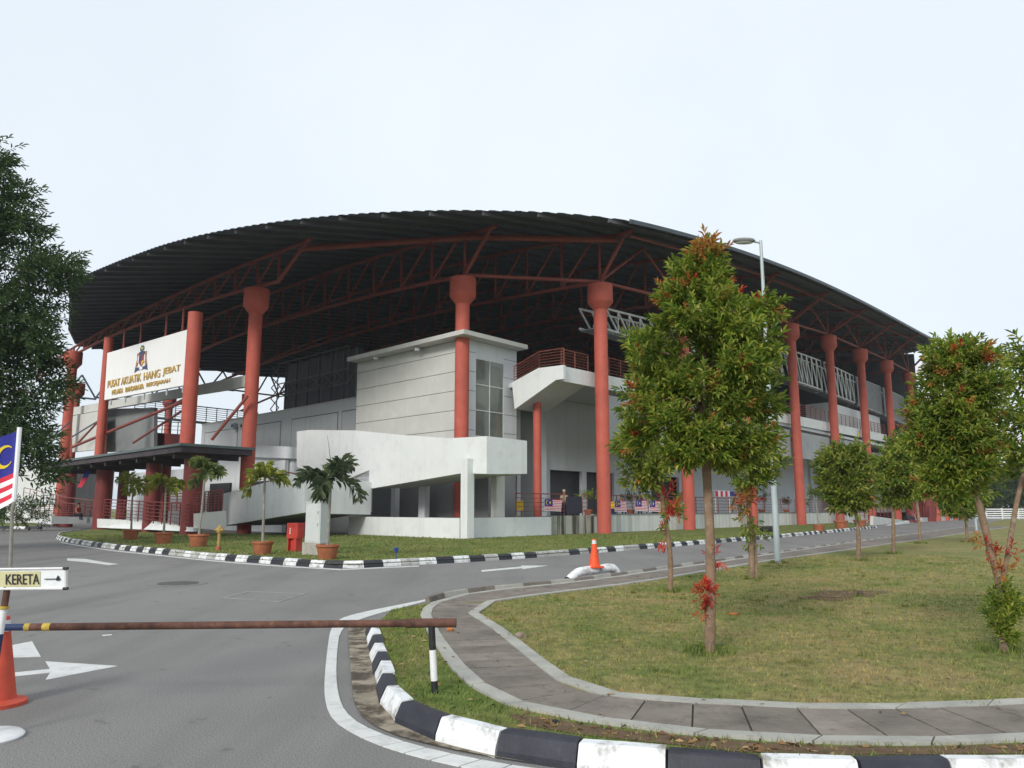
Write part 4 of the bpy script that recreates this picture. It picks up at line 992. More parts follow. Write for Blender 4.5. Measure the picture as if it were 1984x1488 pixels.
# long grey wall on the entrance side
uw = 9.0
va, za = onU(392, 817, uw); vb_, zb__ = onU(692, 781, uw); z_h = (za + zb__) / 2
gwl = MB().uvbox(uw, uw + 0.3, vb_ + 0.1, va, 1.5, z_h).build('side_wall', M['iwall'], arena)
for x0, x1 in ((398, 462), (470, 545), (565, 655), (662, 690)):
    a, b = onU(x1, 820, uw)[0], onU(x0, 820, uw)[0]
    MB().uvbox(uw - 0.012, uw - 0.003, a, b, 3.0, z_h - 0.8).build('recess_panel', M['dgwall'], gwl); MB().uvbox(uw - 0.03, uw - 0.0125, a + .09, b - .09, 3.09, z_h - 0.89).build('recess_panel', M['iwall'], gwl)
MB().uvbox(uw - 0.06, uw + 0.36, vb_ + 0.1, va, z_h, z_h + 0.12).build('coping', M['gwall'], gwl)
# low bluish block beside the ramp
polyU('low_block', [(480, 862), (578, 866), (578, 889), (480, 885)], 3.4, 0.3, 'iwall')
polyU('low_wall', [(425, 886), (590, 889), (590, 935), (425, 935)], 3.8, 0.3, 'iwall')
# scoreboard: dark cabinet with back frame
sb = holder('scoreboard', arena)
us0 = 11.5
sv0, st0 = onU(676, 676, us0); sv1, st1 = onU(540, 700, us0); sb0 = onU(676, 782, us0)[1]; sb1 = onU(540, 800, us0)[1]
ztp, zbt = (st0 + st1) / 2, (sb0 + sb1) / 2 - 0.3
MB().uvbox(us0 + 0.9, us0 + 1.6, sv0, sv1, zbt, ztp).build('cabinet', M['score'], sb)
nv = 6
for k in range(nv + 1):
    v = sv0 + (sv1 - sv0) * k / nv
    bar(sb, B(us0 + 0.85, v, zbt), B(us0 + 0.85, v, ztp), 0.07, 'post', 'scoreframe'); bar(sb, B(us0, v, zbt), B(us0, v, ztp), 0.05, 'post', 'scoreframe')
for t in (0, 0.38, 0.62, 1):
    z = zbt + (ztp - zbt) * t
    bar(sb, B(us0, sv0, z), B(us0, sv1, z), 0.055, 'rail', 'scoreframe')
for k in range(nv):
    a, b = sv0 + (sv1 - sv0) * k / nv, sv0 + (sv1 - sv0) * (k + 1) / nv
    z0, z1 = zbt + (ztp - zbt) * 0.38, zbt + (ztp - zbt) * 0.62
    bar(sb, B(us0, a, z0), B(us0, b, z1), 0.04, 'brace', 'scoreframe'); bar(sb, B(us0, b, z0), B(us0, a, z1), 0.04, 'brace', 'scoreframe')
    bar(sb, B(us0, a, z0), B(us0 + 0.85, a, z1), 0.04, 'brace', 'scoreframe')
for k in range(5):      # open lattice at its far side
    z = zbt + (ztp - zbt) * k / 5
    bar(sb, B(us0 + 0.4, sv1 + 0.3, z), B(us0 + 0.4, sv1 + 1.9, z + (ztp - zbt) / 5), 0.05, 'brace', 'scoreframe'); bar(sb, B(us0 + 0.4, sv1 + 1.9, z), B(us0 + 0.4, sv1 + 0.3, z + (ztp - zbt) / 5), 0.05, 'brace', 'scoreframe')

# ---------------- entrance side: bands, walls, braces, canopy
polyU('band', [(133, 791), (200, 779), (363, 750), (480, 726), (480, 748), (361, 767), (198, 794), (133, 806)], -0.1, 0.4, 'gwall')
polyU('entrance_wall', [(140, 806), (197, 795), (197, 870), (140, 876)], -0.4, 0.3, 'gwall')
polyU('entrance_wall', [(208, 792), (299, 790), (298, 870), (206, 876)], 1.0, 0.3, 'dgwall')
polyU('red_wall', [(296, 838), (360, 842), (360, 866), (296, 864)], 2.0, 0.3, 'darkred')
railing(arena, [B(2.6, *onU(299, 838, 2.6)), B(2.6, *onU(360, 842, 2.6))], 1.0, 3, 2.0, 'blue_steel', 0.04)
def braceU(a, b, u0, u1, r=0.12, mat='truss'):
    p = B(u0, *onU(a[0], a[1], u0)); q = B(u1, *onU(b[0], b[1], u1)); br = MB(); br.tube([p, q], r, 8); br.build('brace', M[mat], arena, smooth=True)
braceU((140, 866), (365, 774), -3.0, -2.6); braceU((258, 858), (362, 790), -2.0, -1.5, 0.09)
braceU((148, 862), (200, 806), -2.4, -1.9, 0.09); braceU((410, 852), (480, 767), -2.6, -1.2, 0.10); braceU((86, 860), (135, 818), -2.4, -2.0, 0.07, 'blue_steel')
braceU((140, 846), (196, 812), -1.9, -1.5, 0.07, 'blue_steel')
# high footbridge roof beyond
fb = holder('footbridge', arena)
fa, fz = onU(385, 775, 14); fc, fz2 = onU(500, 803, 14)
pA, pC = D(262, 774, 92), D(500, 800, 92)
MB().hexa([pA + Vector((0, 0, -1.9)), pC + Vector((0, 0, -1.9)), pC + Vector((0, 2.5, -1.9)), pA + Vector((0, 2.5, -1.9)), pA + Vector((0, 0, -1.75)), pC + Vector((0, 0, -1.75)), pC + Vector((0, 2.5, -1.75)), pA + Vector((0, 2.5, -1.75))]).build('deck', M['blue_steel'], fb)
for k in range(7):
    z = Vector((0, 0, -1.75 + 1.75 * (k + 1) / 7)); bar(fb, pA + z, pC + z, 0.035 if k < 6 else 0.07, 'rail', 'blue_steel')
for k in range(13):
    p = pA.lerp(pC, k / 12); bar(fb, p + Vector((0, 0, -1.75)), p, 0.05, 'post', 'blue_steel')
# canopy: box with fascia, on red pillars with its shade put into a darker red
can = holder('canopy', arena)
cu0, cv0 = -5.8, 16.2
cz = D(340, 858, B(cu0, cv0).y).z
cvl = 46.0
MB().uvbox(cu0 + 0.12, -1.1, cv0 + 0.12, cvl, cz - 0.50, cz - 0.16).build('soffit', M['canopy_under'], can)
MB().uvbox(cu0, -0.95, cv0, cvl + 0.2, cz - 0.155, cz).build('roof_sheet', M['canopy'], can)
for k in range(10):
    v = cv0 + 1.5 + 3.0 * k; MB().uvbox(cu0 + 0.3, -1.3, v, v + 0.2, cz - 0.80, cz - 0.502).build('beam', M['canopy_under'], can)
for px, py, Y, r in ((372, 990, 47.5, 0.62), (293, 990, 52, 0.5), (197, 1000, 61, 0.62), (130, 990, 70, 0.55)):
    p = D(px, py, Y); column(p.x, p.y, 0, cz - 0.48, r, False, 'darkred')
for px, py, Y, r in ((238, 950, 66, 0.4), (318, 950, 60, 0.4)):
    p = D(px, py, Y); column(p.x, p.y, 0, cz - 0.48, r, False, 'darkred')
MB().uvbox(3.4, 3.7, 20, 50, 0, 5.0).build('lobby_wall', M['iwall'], arena)
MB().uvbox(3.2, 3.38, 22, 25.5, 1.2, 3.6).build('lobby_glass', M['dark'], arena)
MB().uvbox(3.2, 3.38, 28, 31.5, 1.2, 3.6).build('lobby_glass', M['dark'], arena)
for k in range(4):
    MB().uvbox(1.3, 1.36, 14.2 + 1.25 * k, 15.35 + 1.25 * k, 1.5, 3.4).build('pane', M['teal'], arena)
# entrance ramp walls, left
er = holder('entrance_ramp', arena)
def wallpx(px, Y0, Y1, mat, th=0.25, name='wall', parent=er):
    pts = [D(x, y, Y0 + (Y1 - Y0) * t) for (x, y, t) in px]
    d = (pts[-1] - pts[0]); d = Vector((Y1 - Y0 + 0.01, 0, 0)) if False else None
    a, b = min(pts, key=lambda p: p.x), max(pts, key=lambda p: p.x); e = Vector((b.x - a.x, b.y - a.y, 0)).normalized()
    return MB().prism(pts, Vector((-e.y, e.x, 0)) * th).build(name, M[mat], parent)
wallpx([(188, 1005, 0), (290, 1009, .5), (375, 1023, 1), (375, 1030, 1), (188, 1022, 0)], 58, 46, 'white')
wallpx([(375, 995, 0), (430, 990, 1), (430, 1024, 1), (375, 1024, 0)], 46.5, 43.5, 'gwall')
wallpx([(55, 1003, 0), (98, 1010, 1), (98, 1013, 1), (55, 1006, 0)], 76, 68, 'white')
wallpx([(60, 990, 0), (100, 997, 1), (100, 1013, 1), (60, 1005, 0)], 77, 69, 'gwall')
wallpx([(100, 1000, 0), (186, 1003, 1), (186, 1015, 1), (100, 1015, 0)], 67, 62, 'dgwall')
def rail_px(p0, p1, h, bars=6, step=1.4, mat='darkred', parent=arena):
    railing(parent, [D(*p0), D(*p1)], h, bars, step, mat, 0.04)
rail_px((200, 1004, 57), (365, 1021, 46.5), 1.35, 6); rail_px((375, 994, 46.3), (430, 989, 43.6), 1.15, 8, 0.5)  # red entrance rails, shade painted in as a darker red
rail_px((300, 990, 53), (372, 990, 48), 1.1, 6); rail_px((60, 1001, 75), (186, 1001, 62), 1.1, 6)
rail_px((78, 980, 76), (120, 980, 70), 1.0, 3, 1.2, 'blue_steel')
railing(arena, [D(45, 962, 80), D(130, 985, 66), D(180, 992, 62)], 0.9, 2, 3, 'rail', 0.035)
# right-hand entrance far along the long side
ee = holder('side_entrance', arena)
wallpx([(1692, 1000, 0), (1760, 1009, 1), (1760, 1019, 1), (1692, 1018, 0)], 78, 96, 'stain', 0.3, 'wall', ee)
wallpx([(1708, 1021, 0), (1762, 1009, 1), (1762, 1018, 1), (1708, 1023, 0)], 74, 88, 'white', 0.3, 'wall', ee)
wallpx([(1785, 1003, 0), (1850, 1000, 1), (1850, 1015, 1), (1785, 1016, 0)], 98, 112, 'gwall', 0.3, 'wall', ee)
rail_px((1640, 1000, 76), (1735, 1010, 90), 1.5, 6, 1.5); rail_px((1790, 1002, 98), (1850, 1000, 112), 1.3, 6, 1.5)
for px, Y, r in ((1768, 97, 0.75), (1800, 101, 0.75), (1815, 104, 0.5), (1833, 108, 0.45), (1848, 112, 0.45), (1866, 117, 0.6)):
    p = D(px, 1000, Y); column(p.x, p.y, 0, 6.2, r, False, 'darkred' if r > 0.6 else 'red')
q = D(1790, 930, 98); 
MB().hexa([(q.x - 6, q.y - 3, 6.0), (q.x + 16, q.y + 14, 6.0), (q.x + 10, q.y + 22, 6.0), (q.x - 12, q.y + 5, 6.0), (q.x - 6, q.y - 3, 6.7), (q.x + 16, q.y + 14, 6.7), (q.x + 10, q.y + 22, 6.7), (q.x - 12, q.y + 5, 6.7)]).build('canopy', M['canopy_under'], ee)
MB().uvbox(CU[5] + 1, 100, 2.6, 2.9, TZ, 9.0).build('side_wall', M['gwall'], arena)
MB().uvbox(CU[4] + 3, CU[6], 1.2, 4.0, 10.2, 13.4).build('plant_room', M['iwall'], arena)

# ------------------------------------------------------------------ the sign on the entrance side
us = -4.0
def SU(x, y, u=us): v, z = onU(x, y, u); return B(u, v, z)
bl, br_, tr, tl_ = SU(202, 775), SU(361, 745.5), SU(368.5, 637), SU(208, 684)
sg = thing('sign', 'big white sign board with golden letters and crest between two red pillars', 'sign', (bl + br_) / 2)
MB().prism([bl, br_, tr, tl_], Vector((DU.x, DU.y, 0)) * 0.25).build('board', M['board'], sg)
xd = (br_ - bl); yd = (tl_ - bl); nrm = Vector((-DU.x, -DU.y, 0))
def at(fx, fy, out=0.03):      # a place on the face of the board
    a = bl.lerp(br_, fx); b = tl_.lerp(tr, fx); return a.lerp(b, fy) + nrm * out
def word(body, f0, f1, y0, y1, name):
    a, b = at(f0, y0), at(f1, y0); c = at(f0, y1)
    text(body, sg, name, M['gold'], a, b - a, c - a, (b - a).length, (c - a).length, 0.03)
for w, f0, f1 in (('PUSAT', .045, .215), ('AKUATIK', .235, .49), ('HANG', .525, .715), ('JEBAT', .745, .93)):
    word(w, f0, f1, .235, .39, 'lettering')
for w, f0, f1 in (('MELAKA', .115, .265), ('BANDARAYA', .30, .53), ('BERSEJARAH', .565, .83)):
    word(w, f0, f1, .075, .175, 'lettering')
def crestpoly(pts, mat, out, name):
    MB().prism([at(.40 + .16 * x, .43 + .515 * y, 0.002) for x, y in pts], nrm * out).build(name, M[mat], sg)
crestpoly([(0.0, 0.0), (0.22, 0.06), (0.78, 0.06), (1, 0), (0.95, .22), (0.7, .17), (.3, .17), (.05, .22)], 'c_blue', 0.03, 'scroll')
crestpoly([(.36, .10), (.5, .05), (.64, .10), (.6, .17), (.4, .17)], 'c_white', 0.036, 'scroll')
crestpoly([(.30, .62), (.70, .62), (.70, .34), (.5, .18), (.30, .34)], 'c_red', 0.030, 'shield')
crestpoly([(.31, .61), (.5, .61), (.5, .42), (.31, .42)], 'c_blue', 0.036, 'shield')
crestpoly([(.52, .40), (.68, .40), (.68, .35), (.52, .22)], 'c_yellow', 0.036, 'shield')
crestpoly([(.06, .24), (.2, .22), (.27, .5), (.25, .72), (.13, .74), (.15, .5)], 'c_orange', 0.034, 'supporter')
crestpoly([(.94, .24), (.8, .22), (.73, .5), (.75, .72), (.87, .74), (.85, .5)], 'c_orange', 0.034, 'supporter')
crestpoly([(.22, .36), (.29, .36), (.29, .62), (.22, .60)], 'c_white', 0.040, 'supporter')
crestpoly([(.71, .36), (.78, .36), (.78, .60), (.71, .62)], 'c_white', 0.040, 'supporter')
crestpoly([(.32, .63), (.68, .63), (.74, .74), (.5, .80), (.26, .74)], 'c_blue', 0.034, 'helm')
crestpoly([(.36, .80), (.64, .80), (.66, .90), (.56, 1.0), (.44, 1.0), (.34, .90)], 'c_green', 0.034, 'tree')
crestpoly([(.42, .86), (.58, .86), (.56, .92), (.44, .92)], 'c_yellow', 0.040, 'crescent')
for f in (.08, .28, .52, .78, .95):
    p = at(f, 0, -0.12); MB().tube([p, p - Vector((0, 0, 0.45))], 0.06, 6).build('bracket', M['steel'], sg)
for f in (.2, .42, .72, .9):
    p = at(f, 1, -0.14); MB().tube([p, p + Vector((0, 0, 1.6))], 0.07, 6).build('hanger', M['truss'], sg)

# ------------------------------------------------------------------ air conditioners on the grey wall
for i, x in enumerate((458, 476)):
    v, z = onU(x, 826, 8.9); p = B(8.9, v, z) - Vector((DU.x, DU.y, 0)) * 0.25
    ac = thing('air_conditioner', ('left' if i == 0 else 'right') + ' one of two grey outdoor air conditioner boxes on the wall', 'air conditioner', p, 'air conditioner boxes')
    e = Vector((DV.x, DV.y, 0)) * 0.22; n_ = Vector((DU.x, DU.y, 0)) * 0.19; h = Vector((0, 0, .3))
    MB().hexa([p - e - n_ - h, p + e - n_ - h, p + e + n_ - h, p - e + n_ - h, p - e - n_ + h, p + e - n_ + h, p + e + n_ + h, p - e + n_ + h]).build('casing', M['steel'], ac)
    c = p - n_ * 1.03; MB().prism([c + e * 0.75 * math.cos(a) + h * 0.55 * math.sin(a) for a in np.linspace(0, 2 * math.pi, 13)[:-1]], -n_ * 0.1).build('fan_grille', M['dark'], ac)

# ------------------------------------------------------------------ striped flags with crescent and star
def flag_cloth(parent, origin, xdir, ydir, w, h, amp, mats=('f_red', 'f_white', 'f_blue', 'f_yellow'), seed=0, nrm=None):
    xdir, ydir = Vector(xdir).normalized(), Vector(ydir).normalized(); nrm = nrm or xdir.cross(ydir)
    ph = seed * 1.7
    def P(s, t, lift=0.0):
        return Vector(origin) + xdir * (w * s) + ydir * (h * t) + nrm * (amp * math.sin(5 * s + ph + 1.5 * t) * s + amp * .4 * math.sin(9 * s + 3 * t + ph)) + nrm * lift - ydir * (0.05 * h * s * s)
    mb = MB(); N = 12
    for k in range(14):
        for i in range(N):
            s0, s1 = i / N, (i + 1) / N; t0, t1 = 1 - (k + 1) / 14, 1 - k / 14
            col = 2 if (k < 8 and s0 < 0.499) else (0 if k % 2 == 0 else 1)
            mb.add([P(s0, t0), P(s1, t0), P(s1, t1), P(s0, t1)], [(0, 1, 2, 3)], col)
    cx, cy, r = 0.19, 0.715, 0.19
    asp = h / w
    for side in (0.006, -0.006):
        out = []; inn = []
        for k in range(17):
            a = math.pi * 0.22 + k / 16 * math.pi * 1.56
            out.append(P(cx + r * asp * math.cos(a), cy + r * math.sin(a), side)); inn.append(P(cx + .045 * asp * 1.2 + r * .82 * asp * math.cos(a), cy + r * .82 * math.sin(a), side))
        mb.add(out + inn, [(i, i + 1, 17 + i + 1, 17 + i) for i in range(16)], 3)
        star = []
        for k in range(28):
            a = k / 28 * 2 * math.pi; q = (0.155 if k % 2 == 0 else 0.08); star.append(P(0.34 + q * asp * math.cos(a), cy + q * math.sin(a), side))
        mb.add(star, [tuple(range(28))], 3)
    return mb.build('cloth', [M[m] for m in mats], parent)
tfl = [(1054, 967, 1086, 990, 'flag with red and white stripes tied left of the dark panel on the terrace rail', 1),
       (1190, 970, 1212, 991, 'striped flag on the rail beside the yellow chair, right of the tall column', 2),
       (1229.5, 969, 1255, 990, 'middle one of the three striped flags close together on the terrace rail', 3),
       (1257, 970, 1280.5, 991, 'striped flag on the terrace rail just left of the thin sapling', 4)]
for x0, y0, x1, y1, lab, sd in tfl:
    u0, z1 = onV(x0, y0, tv0 + 0.05); u1, _ = onV(x1, y0, tv0 + .05); z0 = onV(x0, y1, tv0 + .05)[1]
    o = B(u0, tv0 + 0.02, z0); f = thing('flag', lab, 'flag', o, 'striped flags tied along the terrace rail')
    flag_cloth(f, o, (DU.x, DU.y, 0), (0, 0, 1), u1 - u0, z1 - z0, 0.06, seed=sd)
    MB().tube([o + Vector((0, 0, -.05)), o + Vector((0, 0, z1 - z0 + .08))], 0.012, 5).build('hem', M['f_white'], f)
# banner pieces on a table frame at the terrace
u0, z0 = onV(1385, 962, 2.0); u1, z1 = onV(1412, 952, 2.0)
bn = thing('stall_table', 'white stall frame draped with a striped flag on the terrace', 'stall', B(u0, 2.0, TZ))
for u in (u0 - 1.0, u0 + 0.05, u1 + 0.0): MB().tube([B(u, 2.0, TZ), B(u, 2.0, z1)], 0.06, 6).build('leg', M['whitep'], bn)
MB().uvbox(u0 - 1.0, u1 + 0.2, 1.95, 2.7, z1, z1 + 0.05).build('top', M['whitep'], bn)
for k in range(6): MB().uvbox(u0 + (u1 - u0) * k / 6, u0 + (u1 - u0) * (k + 1) / 6 - .003, 1.90, 1.93, z0, z1).build('stripe', M['f_red' if k % 2 == 0 else 'f_white'], bn)
MB().uvbox(u1, u1 + 0.9, 1.90, 1.93, z0 + .05, z1).build('canton', M['f_blue'], bn)
# hanging flag in the entrance
o = D(150, 944, 63); f = thing('flag', 'long flag hanging slanted in the dark entrance between pillars', 'flag', o)
MB().hexa([o, o + Vector((.35, 0, 0)), o + Vector((.35, .03, 0)), o + Vector((0, .03, 0)), o + Vector((.3, 0, .75)), o + Vector((.75, 0, .75)), o + Vector((.75, .03, .75)), o + Vector((.3, .03, .75))]).build('red_half', M['f_red'], f)
MB().hexa([o + Vector((.3, 0, .75)), o + Vector((.75, 0, .75)), o + Vector((.75, .03, .75)), o + Vector((.3, .03, .75)), o + Vector((.55, 0, 1.3)), o + Vector((.95, 0, 1.3)), o + Vector((.95, .03, 1.3)), o + Vector((.55, .03, 1.3))]).build('blue_half', M['f_blue'], f)

# ------------------------------------------------------------------ direction sign on its stand, flag tied to it, cone beside it
Ysg = 5.95
base = G(2, 1418); base.y = Ysg
stand = thing('direction_sign', 'cream sign reading KERETA with a thin arrow on a striped pole and white disc foot', 'sign', base)
MB().lathe((base.x, base.y, 0.0), [(0.245, 0), (0.25, 0.015), (0.23, 0.03), (0.05, 0.04)], 32).build('foot', M['whitep'], stand, smooth=True)
ptop = D(18, 1090, Ysg); pbot = Vector((base.x - 0.01, base.y, 0.04))
bands = [(0, .28, 'dark_r'), (.28, .50, 'whitep'), (.50, .68, 'navy'), (.68, .86, 'whitep'), (.86, 1.0, 'rust')]
tot = D(14, 1140, Ysg)
for a, b, mk in bands:
    p, q = pbot.lerp(tot, a), pbot.lerp(tot, b); MB().tube([p, q], 0.024, 10).build('pole_band', M['darkred' if mk == 'dark_r' else mk], stand, smooth=True)
p, q = tot, tot + Vector((0.0, 0, 0.02)); MB().tube([tot - Vector((0, 0, .01)), tot + (ptop - tot) * 0.25], 0.033, 10).build('tape', M['c_green'], stand, smooth=True)
MB().tube([pbot.lerp(tot, .855), pbot.lerp(tot, .875)], 0.034, 10).build('tape', M['yellowp'], stand, smooth=True)
s0, s1, s2, s3 = D(-115, 1142, Ysg - .03), D(127, 1140, Ysg - .03), D(127, 1101, Ysg - .03), D(-115, 1104, Ysg - .03)
MB().prism([s0, s1, s2, s3], (0, 0.03, 0)).build('panel', M['signwhite'], stand)
MB().prism([D(-113, 1137.5, Ysg - .034), D(78, 1137, Ysg - .034), D(78, 1107, Ysg - .034), D(-113, 1108, Ysg - .034)], (0, 0.003, 0)).build('cream_field', M['signcream'], stand)
for a, b in ((s0, s1), (s1, s2), (s2, s3)):
    MB().tube([a + Vector((0, -.004, 0)), b + Vector((0, -.004, 0))], 0.009, 6).build('frame', M['whitep'], stand)
for c in (s1, s2): MB().tube([c + Vector((-.01, -.012, 0)), c + Vector((.025, -.012, 0))], 0.012, 6).build('corner', M['black'], stand)
a, b, c = D(11, 1132.5, Ysg - .04), D(76, 1132, Ysg - .04), D(11, 1112.5, Ysg - .04)
text('KERETA', stand, 'lettering', M['black'], a, b - a, c - a, (b - a).length, (c - a).length, 0.002)
a, b = D(86, 1122, Ysg - .04), D(112, 1121.5, Ysg - .04)
MB().tube([a, b], 0.0035, 6).build('arrow', M['black'], stand)
MB().prism([D(109, 1125.5, Ysg - .04), D(117, 1123.5, Ysg - .04), D(112, 1114.5, Ysg - .04), D(108.5, 1121, Ysg - .04)], (0, 0.003, 0)).build('arrow', M['black'], stand)
# flag on a stick tied to the sign
fo = D(20, 1100, Ysg + .05); ft = D(38, 828, Ysg + .05)
ff = thing('flag', 'striped flag with blue corner hanging from a wooden stick on the sign', 'flag', fo)
MB().tube([fo, D(24, 985, Ysg + .05), D(29, 968, Ysg + .05)], 0.013, 8).build('stick', M['palmbark'], ff, smooth=True)
MB().tube([D(27, 972, Ysg + .05), ft], 0.017, 8).build('sleeve', M['f_white'], ff, smooth=True)
# cloth flies to the left, out of the picture
mb = MB(); N = 10
e_t, e_b = D(36, 832, Ysg + .05), D(26, 972, Ysg + .05)
wv = Vector((-0.62, 0.05, -0.20))
def FP(s, t):
    e = e_b.lerp(e_t, t); return e + wv * s + Vector((0, 0.035 * math.sin(7 * s + 2 * t), -0.03 * math.sin(s * 2.5)))
for k in range(14):
    for i in range(N):
        s0_, s1_ = i / N, (i + 1) / N; t0, t1 = 1 - (k + 1) / 14, 1 - k / 14
        blue = k < 8 and s0_ < 0.5
        colr = 2 if blue else (0 if k % 2 == 0 else 1)
        mb.add([FP(s0_, t0), FP(s0_, t1), FP(s1_, t1), FP(s1_, t0)], [(0, 1, 2, 3)], colr)
cr = []; ci = []
for k in range(13):
    a = math.pi * .25 + k / 12 * math.pi * 1.5
    cr.append(FP(.17 - .10 * math.cos(a), .70 + .16 * math.sin(a)) + Vector((0, -.006, 0))); ci.append(FP(.15 - .08 * math.cos(a), .70 + .125 * math.sin(a)) + Vector((0, -.006, 0)))
mb.add(cr + ci, [(i, i + 1, 13 + i + 1, 13 + i) for i in range(12)], 3)
mb.build('cloth', [M['f_red'], M['f_white'], M['f_blue'], M['f_yellow']], ff)

def cone(x, y, z0, h, r, label, mat, square=True, rot=0.4):
    t = thing('traffic_cone', label, 'traffic cone', (x, y, z0))
    mb = MB(); b = r * 1.45
    if square:
        pts = []
        for k in range(16):
            a = 2 * math.pi * k / 16; q = b / max(abs(math.cos(a)), abs(math.sin(a))) ** 0.6
            pts.append((x + q * math.cos(a + rot), y + q * math.sin(a + rot), z0))
        mb.prism(pts, (0, 0, 0.035))
        mb.build('base', M[mat], t)
    else:
        mb.lathe((x, y, z0), [(b, 0), (b, 0.03), (b * .7, 0.05), (b * .62, .06)], 24); mb.build('base', M[mat], t, smooth=True)
    MB().lathe((x, y, z0 + 0.03), [(r, 0), (r * .93, 0.05), (r * .42, h * .80)], 24).build('body', M[mat], t, smooth=True)
    MB().lathe((x, y, z0 + 0.03), [(r * .425, h * .80), (r * .36, h * .93)], 24).build('band', M['reflect'], t, smooth=True)
    MB().lathe((x, y, z0 + 0.03), [(r * .36, h * .93), (r * .30, h * .975), (r * .2, h * .975)], 24).build('tip', M[mat], t, smooth=True)
    return t
c0 = G(-12, 1366); cone(c0.x, c0.y, 0.0, 0.72, 0.17, 'faded red traffic cone behind the striped sign pole', 'conedull', False)

# ------------------------------------------------------------------ white bent pipe over the kerb with a cone on it
Yp = 20.3
a = G(1103, 1124, 0.0); b = G(1196, 1114, 0.0)
hp = thing('pipe_barrier', 'white painted bent pipe arching low beside the road edge', 'pipe', a)
pl, pr = D(1103, 1123, a.y), D(1196, 1113, a.y + 1.0)
pts = [(1102, 1125, 0), (1110, 1116, .08), (1120, 1108.5, .2), (1135, 1105.5, .35), (1155, 1104, .55), (1175, 1100, .75), (1187, 1100.5, .9), (1193, 1106, .97), (1196, 1114, 1)]
pp = smooth_path([D(x, y, a.y + 1.0 * t) for x, y, t in pts], 2)
MB().tube(pp, 0.105, 12).build('pipe', M['kwhite'], hp, smooth=True)
MB().tube([pp[0] + (pp[0] - pp[2]) * .6, pp[0], pp[1]], 0.112, 12).build('cap', M['kblack'], hp, smooth=True)
pc = D(1152, 1102, a.y + .52); zc = pc.z
cone(pc.x, pc.y, zc - 0.03 + .06, 0.66, 0.135, 'bright orange traffic cone standing on the white bent pipe', 'cone')

# ------------------------------------------------------------------ rusty barrier pipe on its post
pb = G(843, 1344, LZ)
bar_t = thing('pipe_gate', 'long rusty pipe gate lying across the road on a black and white post', 'barrier', pb)
Yb = pb.y
zt = D(838, 1212, Yb).z
ang = []
for z0, z1, mk in ((0, .22, 'blackp'), (.22, .66, 'whitep'), (.66, 1.0, 'blackp')):
    p0 = Vector((pb.x, pb.y, LZ - .02)); p1 = D(836, 1213, Yb)
    MB().tube([p0.lerp(p1, z0), p0.lerp(p1, z1)], 0.029, 12).build('post', M[mk], bar_t, smooth=True)
g0, g1 = D(884, 1206.5, Yb), D(-190, 1217.5, Yb + .1)
MB().tube([g0, g0.lerp(g1, .09)], 0.038, 14).build('pipe_end', M['rust'], bar_t, smooth=True)
MB().tube([g0.lerp(g1, .085), g0.lerp(g1, .73)], 0.031, 14).build('pipe', M['rust'], bar_t, smooth=True)
MB().tube([g0.lerp(g1, .728), g0.lerp(g1, .742)], 0.0325, 14).build('paint_band', M['yellowp'], bar_t, smooth=True)
MB().tube([g0.lerp(g1, .742), g0.lerp(g1, .765)], 0.030, 14).build('pipe', M['rust'], bar_t, smooth=True)
MB().tube([g0.lerp(g1, .765), g0.lerp(g1, .775)], 0.032, 14).build('paint_band', M['yellowp'], bar_t, smooth=True)
MB().tube([g0.lerp(g1, .775), g1], 0.028, 14).build('pipe', M['navy'], bar_t, smooth=True)

# ------------------------------------------------------------------ lamp posts
def lamp(px, py, ytop, label, head=-1, group='street lamps'):
    p = G(px, py, LZ); t = thing('street_lamp', label, 'street lamp', p, group)
    h = D(px, ytop, p.y).z; x = p.x
    MB().tube([(x, p.y, LZ), (x, p.y, LZ + (h - LZ) * .3)], 0.085, 12).build('lower_pole', M['lamp'], t, smooth=True)
    MB().tube([(x, p.y, LZ + (h - LZ) * .3 - .01), (x, p.y, h)], [0.07, 0.045], 12).build('upper_pole', M['lamp'], t, smooth=True)
    MB().lathe((x, p.y, LZ), [(0.16, 0), (0.16, 0.02), (0.09, 0.03)], 16).build('base_plate', M['steel'], t)
    MB().tube([(x, p.y, h - .08), (x + head * .28, p.y - .05, h - .04)], 0.03, 8).build('arm', M['lamp'], t, smooth=True)
    mb = MB(); n = 16; c = Vector((x + head * .52, p.y - .05, h - .03))
    for zz, sc in ((0, 1),):
        mb.lathe((0, 0, 0), [(.05, -.05), (.28, -.045), (.33, 0.0), (.29, .055), (.15, .08), (.02, .085)], n)
    mb.v = [(c.x + q[0] * 1.05, c.y + q[1] * .5, c.z + q[2]) for q in mb.v]
    mb.build('lamp_head', M['lamphead'], t, smooth=True)
    mb = MB(); mb.lathe((0, 0, 0), [(.25, -.056), (.23, -.075), (.02, -.085)], n); mb.v = [(c.x + q[0] * 1.05, c.y + q[1] * .5, c.z + q[2]) for q in mb.v]
    mb.build('lens', M['gantry'], t, smooth=True)
lamp(1507, 1091, 466, 'tall grey street lamp beside the big red tipped tree')
lamp(1892, 1028, 690, 'far grey street lamp on the lawn edge by the side entrance')

